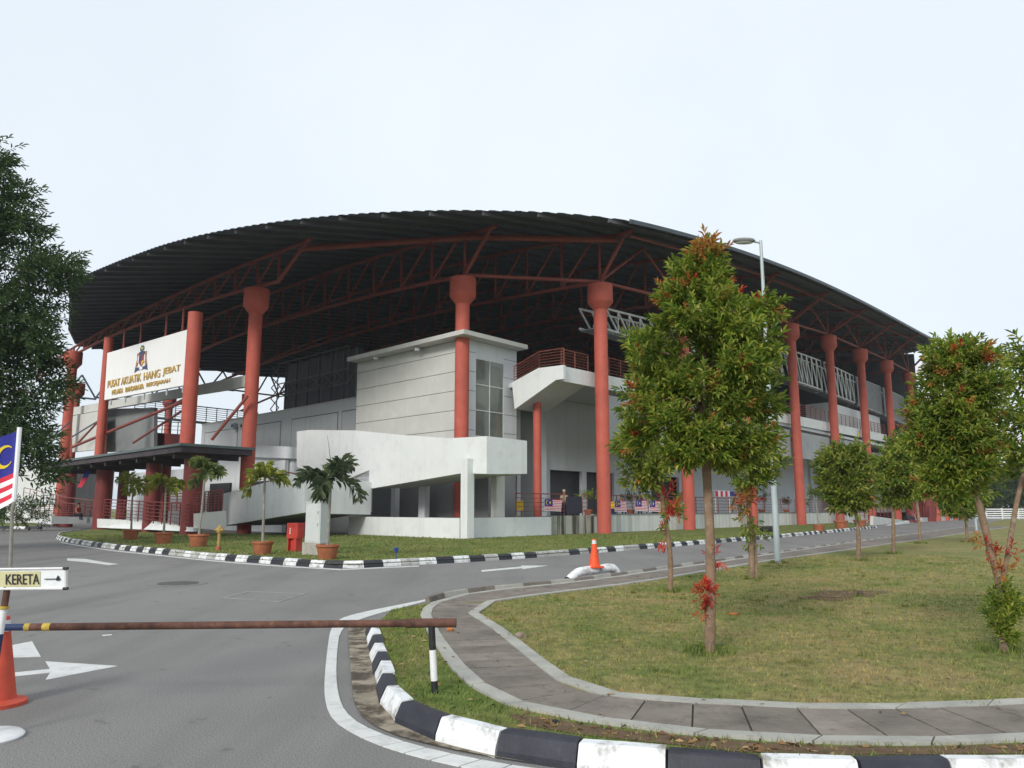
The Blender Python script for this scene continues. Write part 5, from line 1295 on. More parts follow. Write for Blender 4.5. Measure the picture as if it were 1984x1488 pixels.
# ------------------------------------------------------------------ cabinets, hydrant, small things on the island
def rotbox(mb, c, w, d, h, a):
    ca, sa = math.cos(a), math.sin(a); P = []
    for z in (0, h):
        for x, y in ((-w / 2, -d / 2), (w / 2, -d / 2), (w / 2, d / 2), (-w / 2, d / 2)): P.append((c[0] + x * ca - y * sa, c[1] + x * sa + y * ca, c[2] + z))
    return mb.hexa(P)
IZ = 0.12
p = G(613, 1074, IZ); ca_ = thing('utility_cabinet', 'tall pale grey electrical cabinet on a concrete plinth behind the last potted palm', 'cabinet', p)
k = p.y / FPX; A_ = R(-28)
rotbox(MB(), p, 0.78, 0.55, 0.40, A_).build('plinth', M['plinth'], ca_)
rotbox(MB(), p + Vector((0, 0, .40)), 0.66, 0.46, 1.32, A_).build('body', M['cabinet'], ca_)
rotbox(MB(), p + Vector((0, 0, 1.722)), 0.72, 0.52, 0.035, A_).build('lid', M['cabinet'], ca_)
f = Vector((math.sin(A_), -math.cos(A_), 0)); r_ = Vector((math.cos(A_), math.sin(A_), 0))
rotbox(MB(), p + f * 0.236 + Vector((0, 0, .44)), 0.58, 0.012, 1.24, A_).build('door', M['cabinet'], ca_)
for z in (0.95, 1.35): rotbox(MB(), p + f * 0.25 + r_ * 0.22 + Vector((0, 0, z)), 0.04, 0.03, 0.10, A_).build('handle', M['steel'], ca_)
p = G(571, 1068, IZ); hb = thing('hose_cabinet', 'red fire hose cabinet on a narrower red pedestal on the island lawn', 'cabinet', p)
rotbox(MB(), p + Vector((0, 0, .46)), 0.52, 0.34, 0.55, A_).build('box', M['firered'], hb)
rotbox(MB(), p - r_ * .12, 0.22, 0.06, 0.459, A_).build('panel', M['firered'], hb)
for s in (-.21, .17): rotbox(MB(), p + r_ * s, 0.05, 0.30, 0.458, A_).build('leg', M['firered'], hb)
rotbox(MB(), p + r_ * .10, 0.09, 0.30, 0.457, A_).build('panel', M['firered'], hb)
ff_ = p + f * 0.172
for z in (.62, .70, .78): rotbox(MB(), ff_ - r_ * .1 + Vector((0, 0, z)), 0.05, 0.01, 0.05, A_).build('mark', M['whitep'], hb)
rotbox(MB(), ff_ + r_ * .05 + Vector((0, 0, .86)), 0.06, 0.012, 0.05, A_).build('handle', M['darkred'], hb)
p = G(423, 1066, IZ); hy = thing('fire_hydrant', 'weathered yellow fire hydrant pillar on the island lawn', 'hydrant', p)
MB().lathe(p, [(.10, 0), (.10, .14), (.065, .15)], 14).build('base', M['pot'], hy, smooth=True)
MB().lathe(p + Vector((0, 0, .149)), [(.06, 0), (.055, .45), (.10, .50), (.11, .56), (.11, .64), (.07, .70), (.04, .76), (.01, .77)], 14).build('body', M['hydrant'], hy, smooth=True)
for s in (-1, 1): MB().tube([p + Vector((s * .08, -.02, .74)), p + Vector((s * .17, -.04, .74))], .055, 10).build('outlet', M['hydrant'], hy, smooth=True)
p = G(767, 1084, IZ); bs = thing('ground_marker', 'small blue marker on a short stake near the striped kerb', 'marker', p)
MB().tube([p, p + Vector((0, 0, .2))], .018, 8).build('stake', M['bluep'], bs)
MB().lathe(p + Vector((0, 0, .199)), [(.03, 0), (.075, .10), (.08, .15), (.06, .155)], 12).build('head', M['bluep'], bs, smooth=True)
p = G(1482, 1030, IZ); ty = thing('tyre', 'dark block of old tyres lying by the white terrace wall', 'tyre', p)
for k_ in range(2):
    MB().lathe(p + Vector((k_ * .42, .2 * k_, 0.0)), [(.20, 0), (.36, .03), (.40, .16), (.36, .29), (.22, .33), (.20, .16)], 20).build('tyre_body', M['rubber'], ty, smooth=True)
# stones and litter
def rock(px, py, z, s, label, mat, name='stone'):
    p = G(px, py, z); r4 = random.Random(px); bm = bmesh.new(); bmesh.ops.create_icosphere(bm, subdivisions=2, radius=1)
    for v_ in bm.verts: v_.co = Vector((v_.co.x * s[0], v_.co.y * s[1], max(v_.co.z, -.55) * s[2])) * r4.uniform(.8, 1.15)
    me = bpy.data.meshes.new(name); bm.to_mesh(me); bm.free(); me.materials.append(M[mat]); o = bpy.data.objects.new(name, me); COL.objects.link(o); o.location = p + Vector((0, 0, s[2] * .5)); WORLD[o.name] = p
    tag(o, label, 'stone'); return o
rock(1008, 1236, LZ, (.075, .06, .05), 'grey brown stone lying on the lawn beside the path edging', 'stone')
rock(872, 1222, LZ + .02, (.05, .04, .028), 'orange clay lump on the path below the end of the rusty pipe', 'brickred')
rock(1421, 1191, LZ, (.11, .05, .02), 'small orange brown clay piece in the grass right of the trunk', 'brickred')
rock(1076, 1402, LZ, (.03, .025, .02), 'small dark stone on bare soil between the kerb and the path', 'rubber')
p = G(1667, 1155, LZ); st = MB(); st.lathe(p, [(.055, -.02), (.05, .05), (.042, .09), (.02, .10)], 9); o = st.build('tree_stump', M['bark_dark'], None, base=p); tag(o, 'low dark tree stump in a bare patch of the lawn', 'stump')
tw = MB(); tw.tube([G(1545, 1157, LZ + .02), G(1590, 1155, LZ + .02), G(1625, 1157, LZ + .025)], .012, 6); o = tw.build('dead_branch', M['bark'], None, base=G(1590, 1155, LZ)); tag(o, 'thin dead branch lying on the lawn left of the stump', 'branch')
p = G(1774, 1126, LZ)

# ------------------------------------------------------------------ leaves
def leaf_verts(p, d, n, L, w, fold=0.25, droop=0.15):
    s = d.cross(n)
    if s.length < 1e-4: s = d.orthogonal()
    s.normalize(); n = s.cross(d).normalized()
    m1 = p + d * (L * .38) + n * (L * .05); m2 = p + d * (L * .72) + n * (L * .0); t = p + d * L - n * (L * droop)
    return [p, m1 + s * w + n * (w * fold), m2 + s * (w * .72) + n * (w * fold), t, m2 - s * (w * .72) + n * (w * fold), m1 - s * w + n * (w * fold)]
LF = [(0, 1, 2, 3), (0, 3, 4, 5)]
def shoot(mb, p, d, nl, L, w, spread=1.0, rr=rnd, length=None):
    length = length or L * 1.6
    a0 = rr.uniform(0, 6.28); d = d.normalized(); e = d.orthogonal().normalized(); f = d.cross(e)
    for k in range(nl):
        t = (k + .5) / nl; a = a0 + k * 2.4
        side = (e * math.cos(a) + f * math.sin(a))
        dd = (side * spread * (1.15 - .75 * t) + d * (.35 + .8 * t) + Vector((rr.uniform(-.2, .2), rr.uniform(-.2, .2), rr.uniform(-.3, .1)))).normalized()
        up = (Vector((0, 0, 1)) + d * .4 + Vector((rr.uniform(-.35, .35), rr.uniform(-.35, .35), 0))).normalized()
        q = p + d * (length * t)
        l = L * rr.uniform(.75, 1.15)
        mb.add(leaf_verts(q, dd, up, l, w * l / L * .5), LF)
def crown_clumps(profile, Y, ry, n, rr, rclump):
    # profile: (py, left px, right px) rows seen in the photograph at depth Y -> clump centres in a round crown
    out = []
    rows = [(D(CX, py, Y).z, D(l, py, Y).x, D(r, py, Y).x) for py, l, r in profile]
    rows.sort()
    zs = [r[0] for r in rows]
    while len(out) < n:
        z = rr.uniform(zs[0], zs[-1]); i = max(k for k in range(len(rows) - 1) if zs[k] <= z + 1e-9)
        t = (z - zs[i]) / (zs[i + 1] - zs[i]); l = rows[i][1] + t * (rows[i + 1][1] - rows[i][1]); r = rows[i][2] + t * (rows[i + 1][2] - rows[i][2])
        wmax = max(q[2] - q[1] for q in rows)
        if rr.random() > ((r - l) / wmax) ** 0.9 + .12: continue
        c = (l + r) / 2; h = (r - l) / 2
        a = rr.uniform(0, 2 * math.pi); q = math.sqrt(rr.uniform(.12, 1.18))
        h2 = max(.02, h - rclump * .55)
        out.append((Vector((c + h2 * q * math.cos(a), Y + h2 * ry * q * math.sin(a), z)), Vector((math.cos(a) * q, math.sin(a) * q, .45)), h))
    return out
def trunk(parent, path, r, mat='bark', name='trunk', n=10):
    MB().tube(smooth_path(path, 2), None or [0] * 0 or r, n) if False else None
    P = smooth_path(path, 2); rs = [r[0] + (r[1] - r[0]) * i / (len(P) - 1) for i in range(len(P))]
    rr = random.Random(len(P)); rs = [q * rr.uniform(.92, 1.08) for q in rs]
    return MB().tube(P, rs, n).build(name, M[mat], parent, smooth=True)
def limbs(parent, base, clumps, r, k, mat='bark', top=None):
    mb = MB()
    for c, d, h in clumps[:k]:
        a = base.lerp(top, min(.95, max(0.0, (c.z - base.z - .25) / max(.1, top.z - base.z)))) if top else base
        mid = a.lerp(c, .5) + Vector((0, 0, (c - a).length * .12)); mb.tube([a, mid, c], [r, r * .65, r * .3], 5)
    if mb.v: mb.build('limb', M[mat], parent, smooth=True)

def red_tree(name, label, px, py, profile, trunk_px, r, n_cl, rcl, nsh, nl, L, w, seed, ry=.9, red=.08, orng=.12, topred=True, leafmat_='leaf', zb=LZ, group='red tipped trees on the lawn', limbs_n=14):
    p = G(px, py, zb); Y = p.y; rr = random.Random(seed)
    t = thing(name, label, 'tree', p, group)
    path_ = [Vector((p.x, p.y, zb - .03))] + [D(x, y, Y) for x, y in trunk_px]
    trunk(t, path_, r)
    cl = crown_clumps(profile, Y, ry, n_cl, rr, rcl)
    limbs(t, path_[-1] if len(path_) < 3 else path_[-2], cl, r[1] * .55, limbs_n, top=path_[-1] + Vector((0, 0, .5 * (max(c.z for c, _, _ in cl) - path_[-1].z))))
    g = MB(); o_ = MB(); rd = MB(); zmax = max(c.z for c, _, _ in cl); zmin = min(c.z for c, _, _ in cl)
    for c, d, h in cl:
        for _ in range(nsh):
            v_ = Vector((rr.gauss(0, 1), rr.gauss(0, 1), rr.gauss(0, .85)))
            v_ = v_.normalized() * rcl * rr.uniform(.35, 1.0) * min(1, h / rcl + .2)
            dirn = (v_ * (1.2 / rcl) + d * .9 + Vector((0, 0, .25))).normalized()
            q = c + v_ - dirn * L
            outer = d.length > .85 and v_.dot(d) > 0
            hf = (c.z - zmin) / (zmax - zmin + .01); x = rr.random()
            if outer and x < red * (1.5 if hf > .6 and topred else .5): shoot(rd, q, dirn, max(7, nl - 2), L * .62, w * .7, .7, rr)
            elif outer and x < red + orng * (2.4 if hf > .75 and topred else .8): shoot(o_, q, dirn, max(7, nl - 1), L * .72, w * .75, .8, rr)
            else: shoot(g, q, dirn, nl, L, w, 1.0, rr)
    g.build('crown', M[leafmat_], t)
    if o_.v: o_.build('orange_leaves', M['leaf_or'], t, label='orange young leaves at the shoot tips')
    if rd.v: rd.build('red_leaves', M['leaf_red'], t, label='red young leaves at the shoot tips')
    return t, Y
def tuft(parent, px, py, Y, rad, n, mat, L, w, seed, up=.4, label=None, name='young_leaves', hgt=1.0):
    rr = random.Random(seed); mb = MB(); c = D(px, py, Y)
    for _ in range(n):
        v_ = Vector((rr.gauss(0, 1), rr.gauss(0, 1), rr.gauss(0, 1) * hgt)).normalized() * rad * rr.uniform(.2, 1)
        v_.z *= hgt
        shoot(mb, c + v_ * .75, v_.normalized() + Vector((0, 0, up)), 8, L, w, .8, rr)
    return mb.build(name, M[mat], parent, label=label)

# the big tree in front
big, Yb_ = red_tree('red_tip_tree', 'big bushy tree with orange and red leaf tips in front of the street lamp', 1375, 1264,
    [(490, 1345, 1388), (508, 1332, 1402), (545, 1282, 1425), (575, 1262, 1450), (610, 1245, 1500), (660, 1222, 1508), (700, 1198, 1512), (760, 1190, 1512), (820, 1195, 1505), (865, 1225, 1480), (885, 1280, 1440)],
    [(1377, 1150), (1376, 1030), (1368, 900), (1362, 780), (1366, 640)], (0.060, 0.036), 80, .23, 30, 12, .095, .029, 21, red=.05, orng=.14, limbs_n=30)
tuft(big, 1370, 488, Yb_ - .16, .19, 34, 'leaf_or', .085, .026, 1, .8, 'orange young leaves at the very top', 'orange_leaves')
tuft(big, 1367, 1150, Yb_ - .05, .075, 40, 'leaf_red', .055, .014, 2, .5, 'bright red leaf tuft sprouting from the trunk', 'red_leaves', 1.5)
tuft(big, 1386, 1082, Yb_, .045, 7, 'leaf_red', .06, .016, 3, .5, None, 'red_leaves', 1.8)
tuft(big, 1362, 1188, Yb_ - .06, .03, 4, 'leaf_red', .05, .014, 4, .2, None, 'red_leaves', 1.5)
tuft(big, 1375, 1258, Yb_, .12, 10, 'leaf', .05, .012, 5, .5, None, 'ground_leaves', .4)
# forked tree at the right
t2, Y2 = red_tree('red_tip_tree', 'forked tree with a leafy bush round its foot at the right', 1945, 1262,
    [(668, 1805, 1850), (690, 1785, 1925), (700, 1782, 1945), (750, 1775, 1938), (800, 1762, 1925), (850, 1760, 1920), (900, 1768, 1930), (950, 1800, 1900)],
    [(1946, 1200), (1938, 1135), (1915, 1050), (1888, 940), (1868, 840), (1862, 740)], (0.05, 0.028), 58, .225, 24, 11, .084, .026, 22, red=.05, orng=.18, leafmat_='leaf')
mb = MB(); mb.tube(smooth_path([D(1938, 1140, Y2), D(1950, 1090, Y2), D(1958, 1040, Y2), D(1972, 960, Y2 + .2), D(1990, 900, Y2 + .3), D(2010, 780, Y2 + .3)], 2), .026, 8); mb.build('trunk', M['bark'], t2, smooth=True)
rr = random.Random(5); g = MB()
for c, d, h in crown_clumps([(690, 1975, 2040), (740, 1955, 2080), (800, 1945, 2100), (860, 1930, 2110), (920, 1935, 2090)], Y2 + .3, .9, 34, rr, .24):
    for _ in range(11):
        v_ = Vector((rr.gauss(0, 1), rr.gauss(0, 1), rr.gauss(0, 1))).normalized() * .24 * rr.uniform(.3, 1); shoot(g, c + v_, (v_ * 4 + d + Vector((0, 0, .3))), 10, .105, .034, 1.0, rr)
g.build('crown', M['leaf'], t2)
rr = random.Random(6); g = MB()
for c, d, h in crown_clumps([(1140, 1940, 1950), (1165, 1920, 1975), (1195, 1912, 1985), (1225, 1920, 1985), (1243, 1940, 1965)], Y2 - .05, .9, 26, rr, .10):
    for _ in range(7):
        v_ = Vector((rr.gauss(0, 1), rr.gauss(0, 1), rr.gauss(0, 1))).normalized() * .10 * rr.uniform(.3, 1); shoot(g, c + v_ - d * .05, (v_ * 6 + d + Vector((0, 0, .8))), 9, .07, .018, .8, rr)
g.build('base_bush', M['leaf'], t2, label='green leafy bush round the foot')
for i, (x, y) in enumerate(((1918, 1062), (1926, 1080), (1960, 1070), (1936, 1105), (1950, 1112), (1905, 1048))): tuft(t2, x, y, Y2 - .03, .05, 5, 'leaf_red' if i < 3 else 'leaf_or', .06, .018, 30 + i, .4, None, 'red_leaves' if i < 3 else 'orange_leaves', 1.2)
# slim saplings along the path
t3, Y3 = red_tree('red_tip_tree', 'thin sapling with sparse crown and red shoots left of the big tree', 1298, 1146,
    [(850, 1205, 1250), (880, 1198, 1300), (915, 1196, 1305), (940, 1200, 1255)],
    [(1300, 1085), (1292, 1020), (1282, 960), (1270, 910), (1262, 880)], (0.055, 0.028), 22, .27, 7, 9, .15, .05, 23, red=.0, orng=.05, leafmat_='leaf_yel', limbs_n=8)
tuft(t3, 1298, 970, Y3 - .05, .14, 12, 'leaf_red', .13, .035, 40, .6, None, 'red_leaves', 1.5)
tuft(t3, 1300, 1003, Y3 - .05, .17, 9, 'leaf', .13, .04, 41, .4, None, 'lower_leaves', 1.2)
tuft(t3, 1283, 1040, Y3 - .05, .07, 7, 'leaf_red', .09, .025, 42, .5, None, 'red_leaves', 2.4)
tuft(t3, 1300, 985, Y3, .12, 6, 'leaf_or', .12, .035, 43, .5, None, 'orange_leaves', 1.2)
tuft(t3, 1254, 925, Y3, .16, 8, 'leaf_or', .12, .04, 44, .3, None, 'orange_leaves', 1)
t4, Y4 = red_tree('red_tip_tree', 'slim tree with orange leaf column on its trunk behind the big tree', 1458, 1122,
    [(810, 1395, 1500), (850, 1390, 1520), (890, 1392, 1512), (930, 1400, 1500), (960, 1430, 1470)],
    [(1456, 1060), (1452, 990), (1448, 920), (1446, 860)], (0.075, 0.04), 26, .32, 8, 9, .17, .055, 24, red=.02, orng=.03, leafmat_='leaf', limbs_n=10)
tuft(t4, 1446, 975, Y4 - .1, .24, 18, 'leaf_or', .14, .04, 45, .6, None, 'orange_leaves', 1.0)
tuft(t4, 1444, 1005, Y4 - .1, .18, 12, 'leaf_yel', .14, .04, 46, .2, None, 'lower_leaves', 1.5)
tuft(t4, 1466, 1052, Y4 - .1, .17, 9, 'leaf_yel', .13, .04, 47, .3, None, 'lower_leaves', 1.0)
tuft(t4, 1452, 970, Y4 - .2, .12, 5, 'leaf_red', .12, .035, 48, .6, None, 'red_leaves', 1.3)
mb = MB(); mb.tube([G(1466, 1123, LZ), D(1464, 1060, Y4 + .1), D(1458, 1000, Y4 + .1)], .028, 7); mb.build('trunk', M['bark'], t4, smooth=True)
spec = [(1663, 1086, [(862, 1610, 1650), (880, 1592, 1680), (915, 1586, 1692), (950, 1592, 1690), (978, 1608, 1680)], [(1664, 1030), (1655, 975), (1645, 930)], 'round headed young tree, left one of the pair before the far columns', 25),
        (1731, 1073, [(858, 1712, 1760), (880, 1695, 1775), (915, 1690, 1785), (950, 1692, 1788), (972, 1705, 1770)], [(1731, 1020), (1730, 970), (1732, 920)], 'round headed young tree, right one of the pair before the far columns', 26),
        (1783, 1053, [(845, 1745, 1790), (880, 1740, 1800), (925, 1742, 1800), (960, 1755, 1795)], [(1781, 1010), (1775, 960), (1772, 910)], 'slender young tree with pinkish trunk half hidden by the forked tree crown', 27),
        (1874, 1050, [(930, 1830, 1890), (955, 1815, 1905), (985, 1822, 1900), (998, 1840, 1885)], [(1872, 1010), (1868, 980), (1864, 960)], 'low young tree beyond the forked tree by the far lamp', 28)]
for px, py, prof, tp, lab, sd in spec:
    red_tree('red_tip_tree', lab, px, py, prof, tp, (0.07, 0.04), 52, .38, 12, 9, .19, .07, sd, red=.0, orng=.03, leafmat_='leaf_yel' if sd < 26 else 'leaf', limbs_n=14)
p5 = G(1655, 1086, LZ)

# ------------------------------------------------------------------ large dark tree at the left
def big_tree(name, label, X, Y, zb, profile, r, n_cl, rcl, nsh, nl, L, w, seed, mat, group=None, top=None, bark='bark_dark', ry=.9, cat='tree', shape=None):
    rr = random.Random(seed); p = Vector((X, Y, zb)); t = thing(name, label, cat, p, group)
    cl = crown_clumps(profile, Y, ry, n_cl, rr, rcl)
    zm = max(c.z for c, _, _ in cl); zl = min(c.z for c, _, _ in cl); cx = sum(c.x for c, _, _ in cl) / len(cl)
    path_ = [p, Vector((X + (cx - X) * .2, Y, zb + (zl - zb) * .7)), Vector((X + (cx - X) * .6, Y, zl + (zm - zl) * .35)), Vector((cx, Y, zl + (zm - zl) * .7))]
    trunk(t, path_, (r, r * .35), bark)
    limbs(t, path_[1], cl, r * .22, min(30, n_cl // 3), bark, top=path_[-1])
    g = MB()
    for c, d, h in cl:
        for _ in range(nsh):
            v_ = Vector((rr.gauss(0, 1), rr.gauss(0, 1), rr.gauss(0, .7))).normalized() * rcl * rr.uniform(.3, 1.05)
            shoot(g, c + v_, (v_ * (1.0 / rcl) + d * .7 + Vector((0, 0, -.1))), nl, L, w, 1.0, rr, L * 2.4)
    g.build('crown', M[mat], t); return t
big_tree('shade_tree', 'tall dark feathery tree cut by the left edge', -24.2, 30, 0, [(285, -140, 0), (315, -200, 22), (355, -260, 48), (410, -300, 60), (470, -330, 108), (515, -340, 138), (570, -340, 112), (640, -340, 138), (700, -340, 122), (770, -330, 118), (840, -320, 108), (890, -290, 95), (930, -240, 85)], .35, 200, .80, 34, 10, .26, .075, 50, 'leaf_dark', ry=.55)
big_tree('bush', 'dark bush under the left tree by the kerb', D(60, 1000, 58).x, 58, 0.1, [(975, 0, 60), (985, -60, 85), (1000, -60, 90), (1012, -40, 80)], .1, 30, .45, 12, 8, .22, .07, 51, 'leaf_dark', cat='bush')

# ------------------------------------------------------------------ potted palms
def potted_palm(px, py, pot_w, stem_px, frond_L, nf, label, mat, seed, droop=.8, z=IZ, group='potted palms along the island kerb', leaflets=22):
    p = G(px, py, z); Y = p.y; rr = random.Random(seed); s = pot_w / 2
    t = thing('potted_palm', label, 'potted palm', p, group)
    MB().lathe(p, [(s * .72, 0), (s * .78, .05), (s * .93, s * 1.0), (s * 1.0, s * 1.02), (s * 1.04, s * 1.06), (s * 1.04, s * 1.24), (s * .93, s * 1.24), (s * .90, s * 1.1)], 22).build('pot', M['pot'], t, smooth=True)
    MB().lathe(p + Vector((0, 0, s * 1.08)), [(s * .91, 0), (s * .5, .03), (.02, .04)], 16).build('soil', M['soil'], t)
    top = D(stem_px[0], stem_px[1], Y); base = p + Vector((0, 0, s))
    trunk(t, [base, base.lerp(top, .5) + Vector((rr.uniform(-.03, .03), 0, 0)), top], (.055, .035), 'palmbark', 'stem', 8)
    for k in range(nf):
        a = k / nf * 2 * math.pi + rr.uniform(-.25, .25); el = rr.uniform(.6, 1.35) if k % 3 else rr.uniform(-.1, .5)
        d = Vector((math.cos(a), math.sin(a), 0)); L = frond_L * rr.uniform(.8, 1.1); mb = MB(); pts = []
        for j in range(9):
            tt = j / 8; ang = el - droop * 2.0 * tt ** 1.4
            pts.append((pts[-1] + (d * math.cos(ang) + Vector((0, 0, 1)) * math.sin(ang)) * (L / 8)) if pts else top.copy())
        mb.tube(pts, [.014 - .010 * j / 8 for j in range(9)], 4)
        for j in range(leaflets):
            tt = .12 + .88 * j / leaflets; i = min(7, int(tt * 8)); q = pts[i].lerp(pts[i + 1], tt * 8 - i); ax = (pts[i + 1] - pts[i]).normalized(); sd = ax.cross(Vector((0, 0, 1))).normalized()
            ll = frond_L * .42 * (math.sin(math.pi * (.12 + .8 * tt)) ** .7)
            for s_ in (-1, 1):
                wv_ = rr.uniform(-1.2, 1.0); dd = (sd * s_ * math.cos(wv_) + ax * .6 + ax.cross(sd) * math.sin(wv_)).normalized(); mb.add(leaf_verts(q, dd, Vector((0, 0, 1)), ll * rr.uniform(.7, 1.1), .016, .1, .35), LF)
        mb.build('frond', M[mat], t)
    return t
potted_palm(253, 1045, .78, (258, 938), .95, 7, 'leftmost potted palm of the row with yellow green crown', 'palm_yel', 60, .75)
potted_palm(316, 1053, .78, (322, 938), .98, 7, 'second potted palm from the left, bright yellow green fronds', 'palm_yel', 61, .7)
potted_palm(384, 1059, .80, (397, 915), 1.0, 7, 'middle potted palm with mid green fronds in front of the canopy end', 'palm', 62, .7)
potted_palm(508, 1074, .70, (513, 928), .95, 6, 'potted palm left of the red hose cabinet', 'palm_yel', 63, .75)
pp5 = potted_palm(634, 1083, .70, (641, 932), 1.15, 8, 'dark green potted palm in front of the grey utility cabinet', 'palm_dark', 64, .8)
Yq = G(634, 1083, IZ).y
MB().tube([D(642, 905, Yq), D(638, 870, Yq), D(634, 843, Yq)], [.012, .008, .004], 5).build('spear', M['palm_dark'], pp5)
for px, py, w, st_, lab, sd in ((1587, 1030, .75, (1580, 962), 'leaning potted palm by the far terrace wall', 65), ):
    potted_palm(px, py, w, st_, 1.0, 7, lab, 'palm', sd, .8, group='potted plants by the far terrace wall', leaflets=9)
for px, py, w, lab, sd in ((1630, 1025, 1.0, 'left one of two potted plants with thin stems by the terrace wall', 66), (1667, 1022, 1.0, 'right one of two potted plants with thin stems by the terrace wall', 67)):
    p = G(px, py, IZ); s = w / 2; t = thing('potted_plant', lab, 'potted plant', p, 'potted plants by the far terrace wall')
    MB().lathe(p, [(s * .72, 0), (s * .93, s * 1.0), (s * 1.04, s * 1.06), (s * 1.04, s * 1.24), (s * .9, s * 1.2)], 18).build('pot', M['pot'], t, smooth=True)
    trunk(t, [p + Vector((0, 0, s)), p + Vector((.05, 0, 1.4)), p + Vector((0, 0, 2.6))], (.06, .035), 'bark', 'stem', 7)
    rr = random.Random(sd); g = MB()
    for _ in range(60): v_ = Vector((rr.gauss(0, 1), rr.gauss(0, 1), rr.gauss(0, .8))).normalized() * .8 * rr.uniform(.3, 1); shoot(g, p + Vector((0, 0, 3.2)) + v_, v_ + Vector((0, 0, .3)), 8, .25, .09, 1, rr)
    g.build('crown', M['leaf'], t)
# plants on the terrace
def terrace_plant(px, py, v, lab, seed, h=1.0, mat='leaf'):
    u, z = onV(px, py, v); p = B(u, v, TZ); rr = random.Random(seed); t = thing('terrace_plant', lab, 'potted plant', p, 'potted plants on the terrace')
    MB().lathe(p, [(.20, 0), (.27, .36), (.30, .38), (.30, .46), (.25, .45)], 14).build('pot', M['pot'], t, smooth=True)
    g = MB()
    for _ in range(26):
        v_ = Vector((rr.gauss(0, 1), rr.gauss(0, 1), abs(rr.gauss(0, 1)))).normalized() * .55 * h * rr.uniform(.3, 1); shoot(g, p + Vector((0, 0, .55 + .35 * h)) + v_, v_ + Vector((0, 0, .5)), 8, .22, .06, 1, rr)
    g.build('foliage', M[mat], t)
terrace_plant(1140, 985, 1.6, 'green potted plant behind the rail left of the tall column', 70, 1.25)
terrace_plant(1222, 985, 2.0, 'leafy pot behind the second striped flag', 71, 1.0, 'leaf_dark')
terrace_plant(1316, 985, 1.8, 'green pot behind the rail left of the second column', 72, 1.1)
terrace_plant(1475, 985, 2.0, 'tall green potted plant on the terrace left of the lamp post', 73, 1.6, 'leaf_dark')
terrace_plant(1523, 985, 2.0, 'potted plant on the terrace right of the lamp post', 74, .9, 'leaf_dark')
# dark panel on the rail, yellow chair, blue bin
u0, z1 = onV(1097, 962, .6); u1, z0 = onV(1126, 993, .6)
o = MB().uvbox(u0, u1, .55, .62, z0 - .05, z1).build('tarpaulin', M['panel_dark'], None, base=B(u0, .6, z0)); tag(o, 'dark tarpaulin hung over the terrace rail beside a striped flag', 'tarpaulin')
def chair(px, v, lab):
    u, z = onV(px, 985, v); p = B(u, v, TZ); t = thing('plastic_chair', lab, 'chair', p, 'yellow plastic chairs')
    MB().box(p + Vector((0, 0, .44)), (.44, .44, .04)).build('seat', M['plastic_y'], t); MB().box(p + Vector((0, .21, .72)), (.42, .03, .50)).build('backrest', M['plastic_y'], t)
    for sx in (-.19, .19):
        for sy in (-.19, .19): MB().tube([p + Vector((sx, sy, 0)), p + Vector((sx, sy, .42))], .02, 6).build('leg', M['plastic_y'], t)
chair(1187, 1.6, 'yellow plastic chair behind the rail just right of the tall column'); chair(1007, 1.5, 'yellow plastic chair at the left end of the terrace rail')
u, z = onV(1186, 990, 1.2); p = B(u, 1.2, TZ); o = MB().lathe(p, [(.22, 0), (.28, .5), (.30, .52), (.27, .52), (.2, .05)], 16).build('bin', M['plastic_b'], None, base=p); tag(o, 'blue plastic bin at the foot of the yellow chair', 'bin')

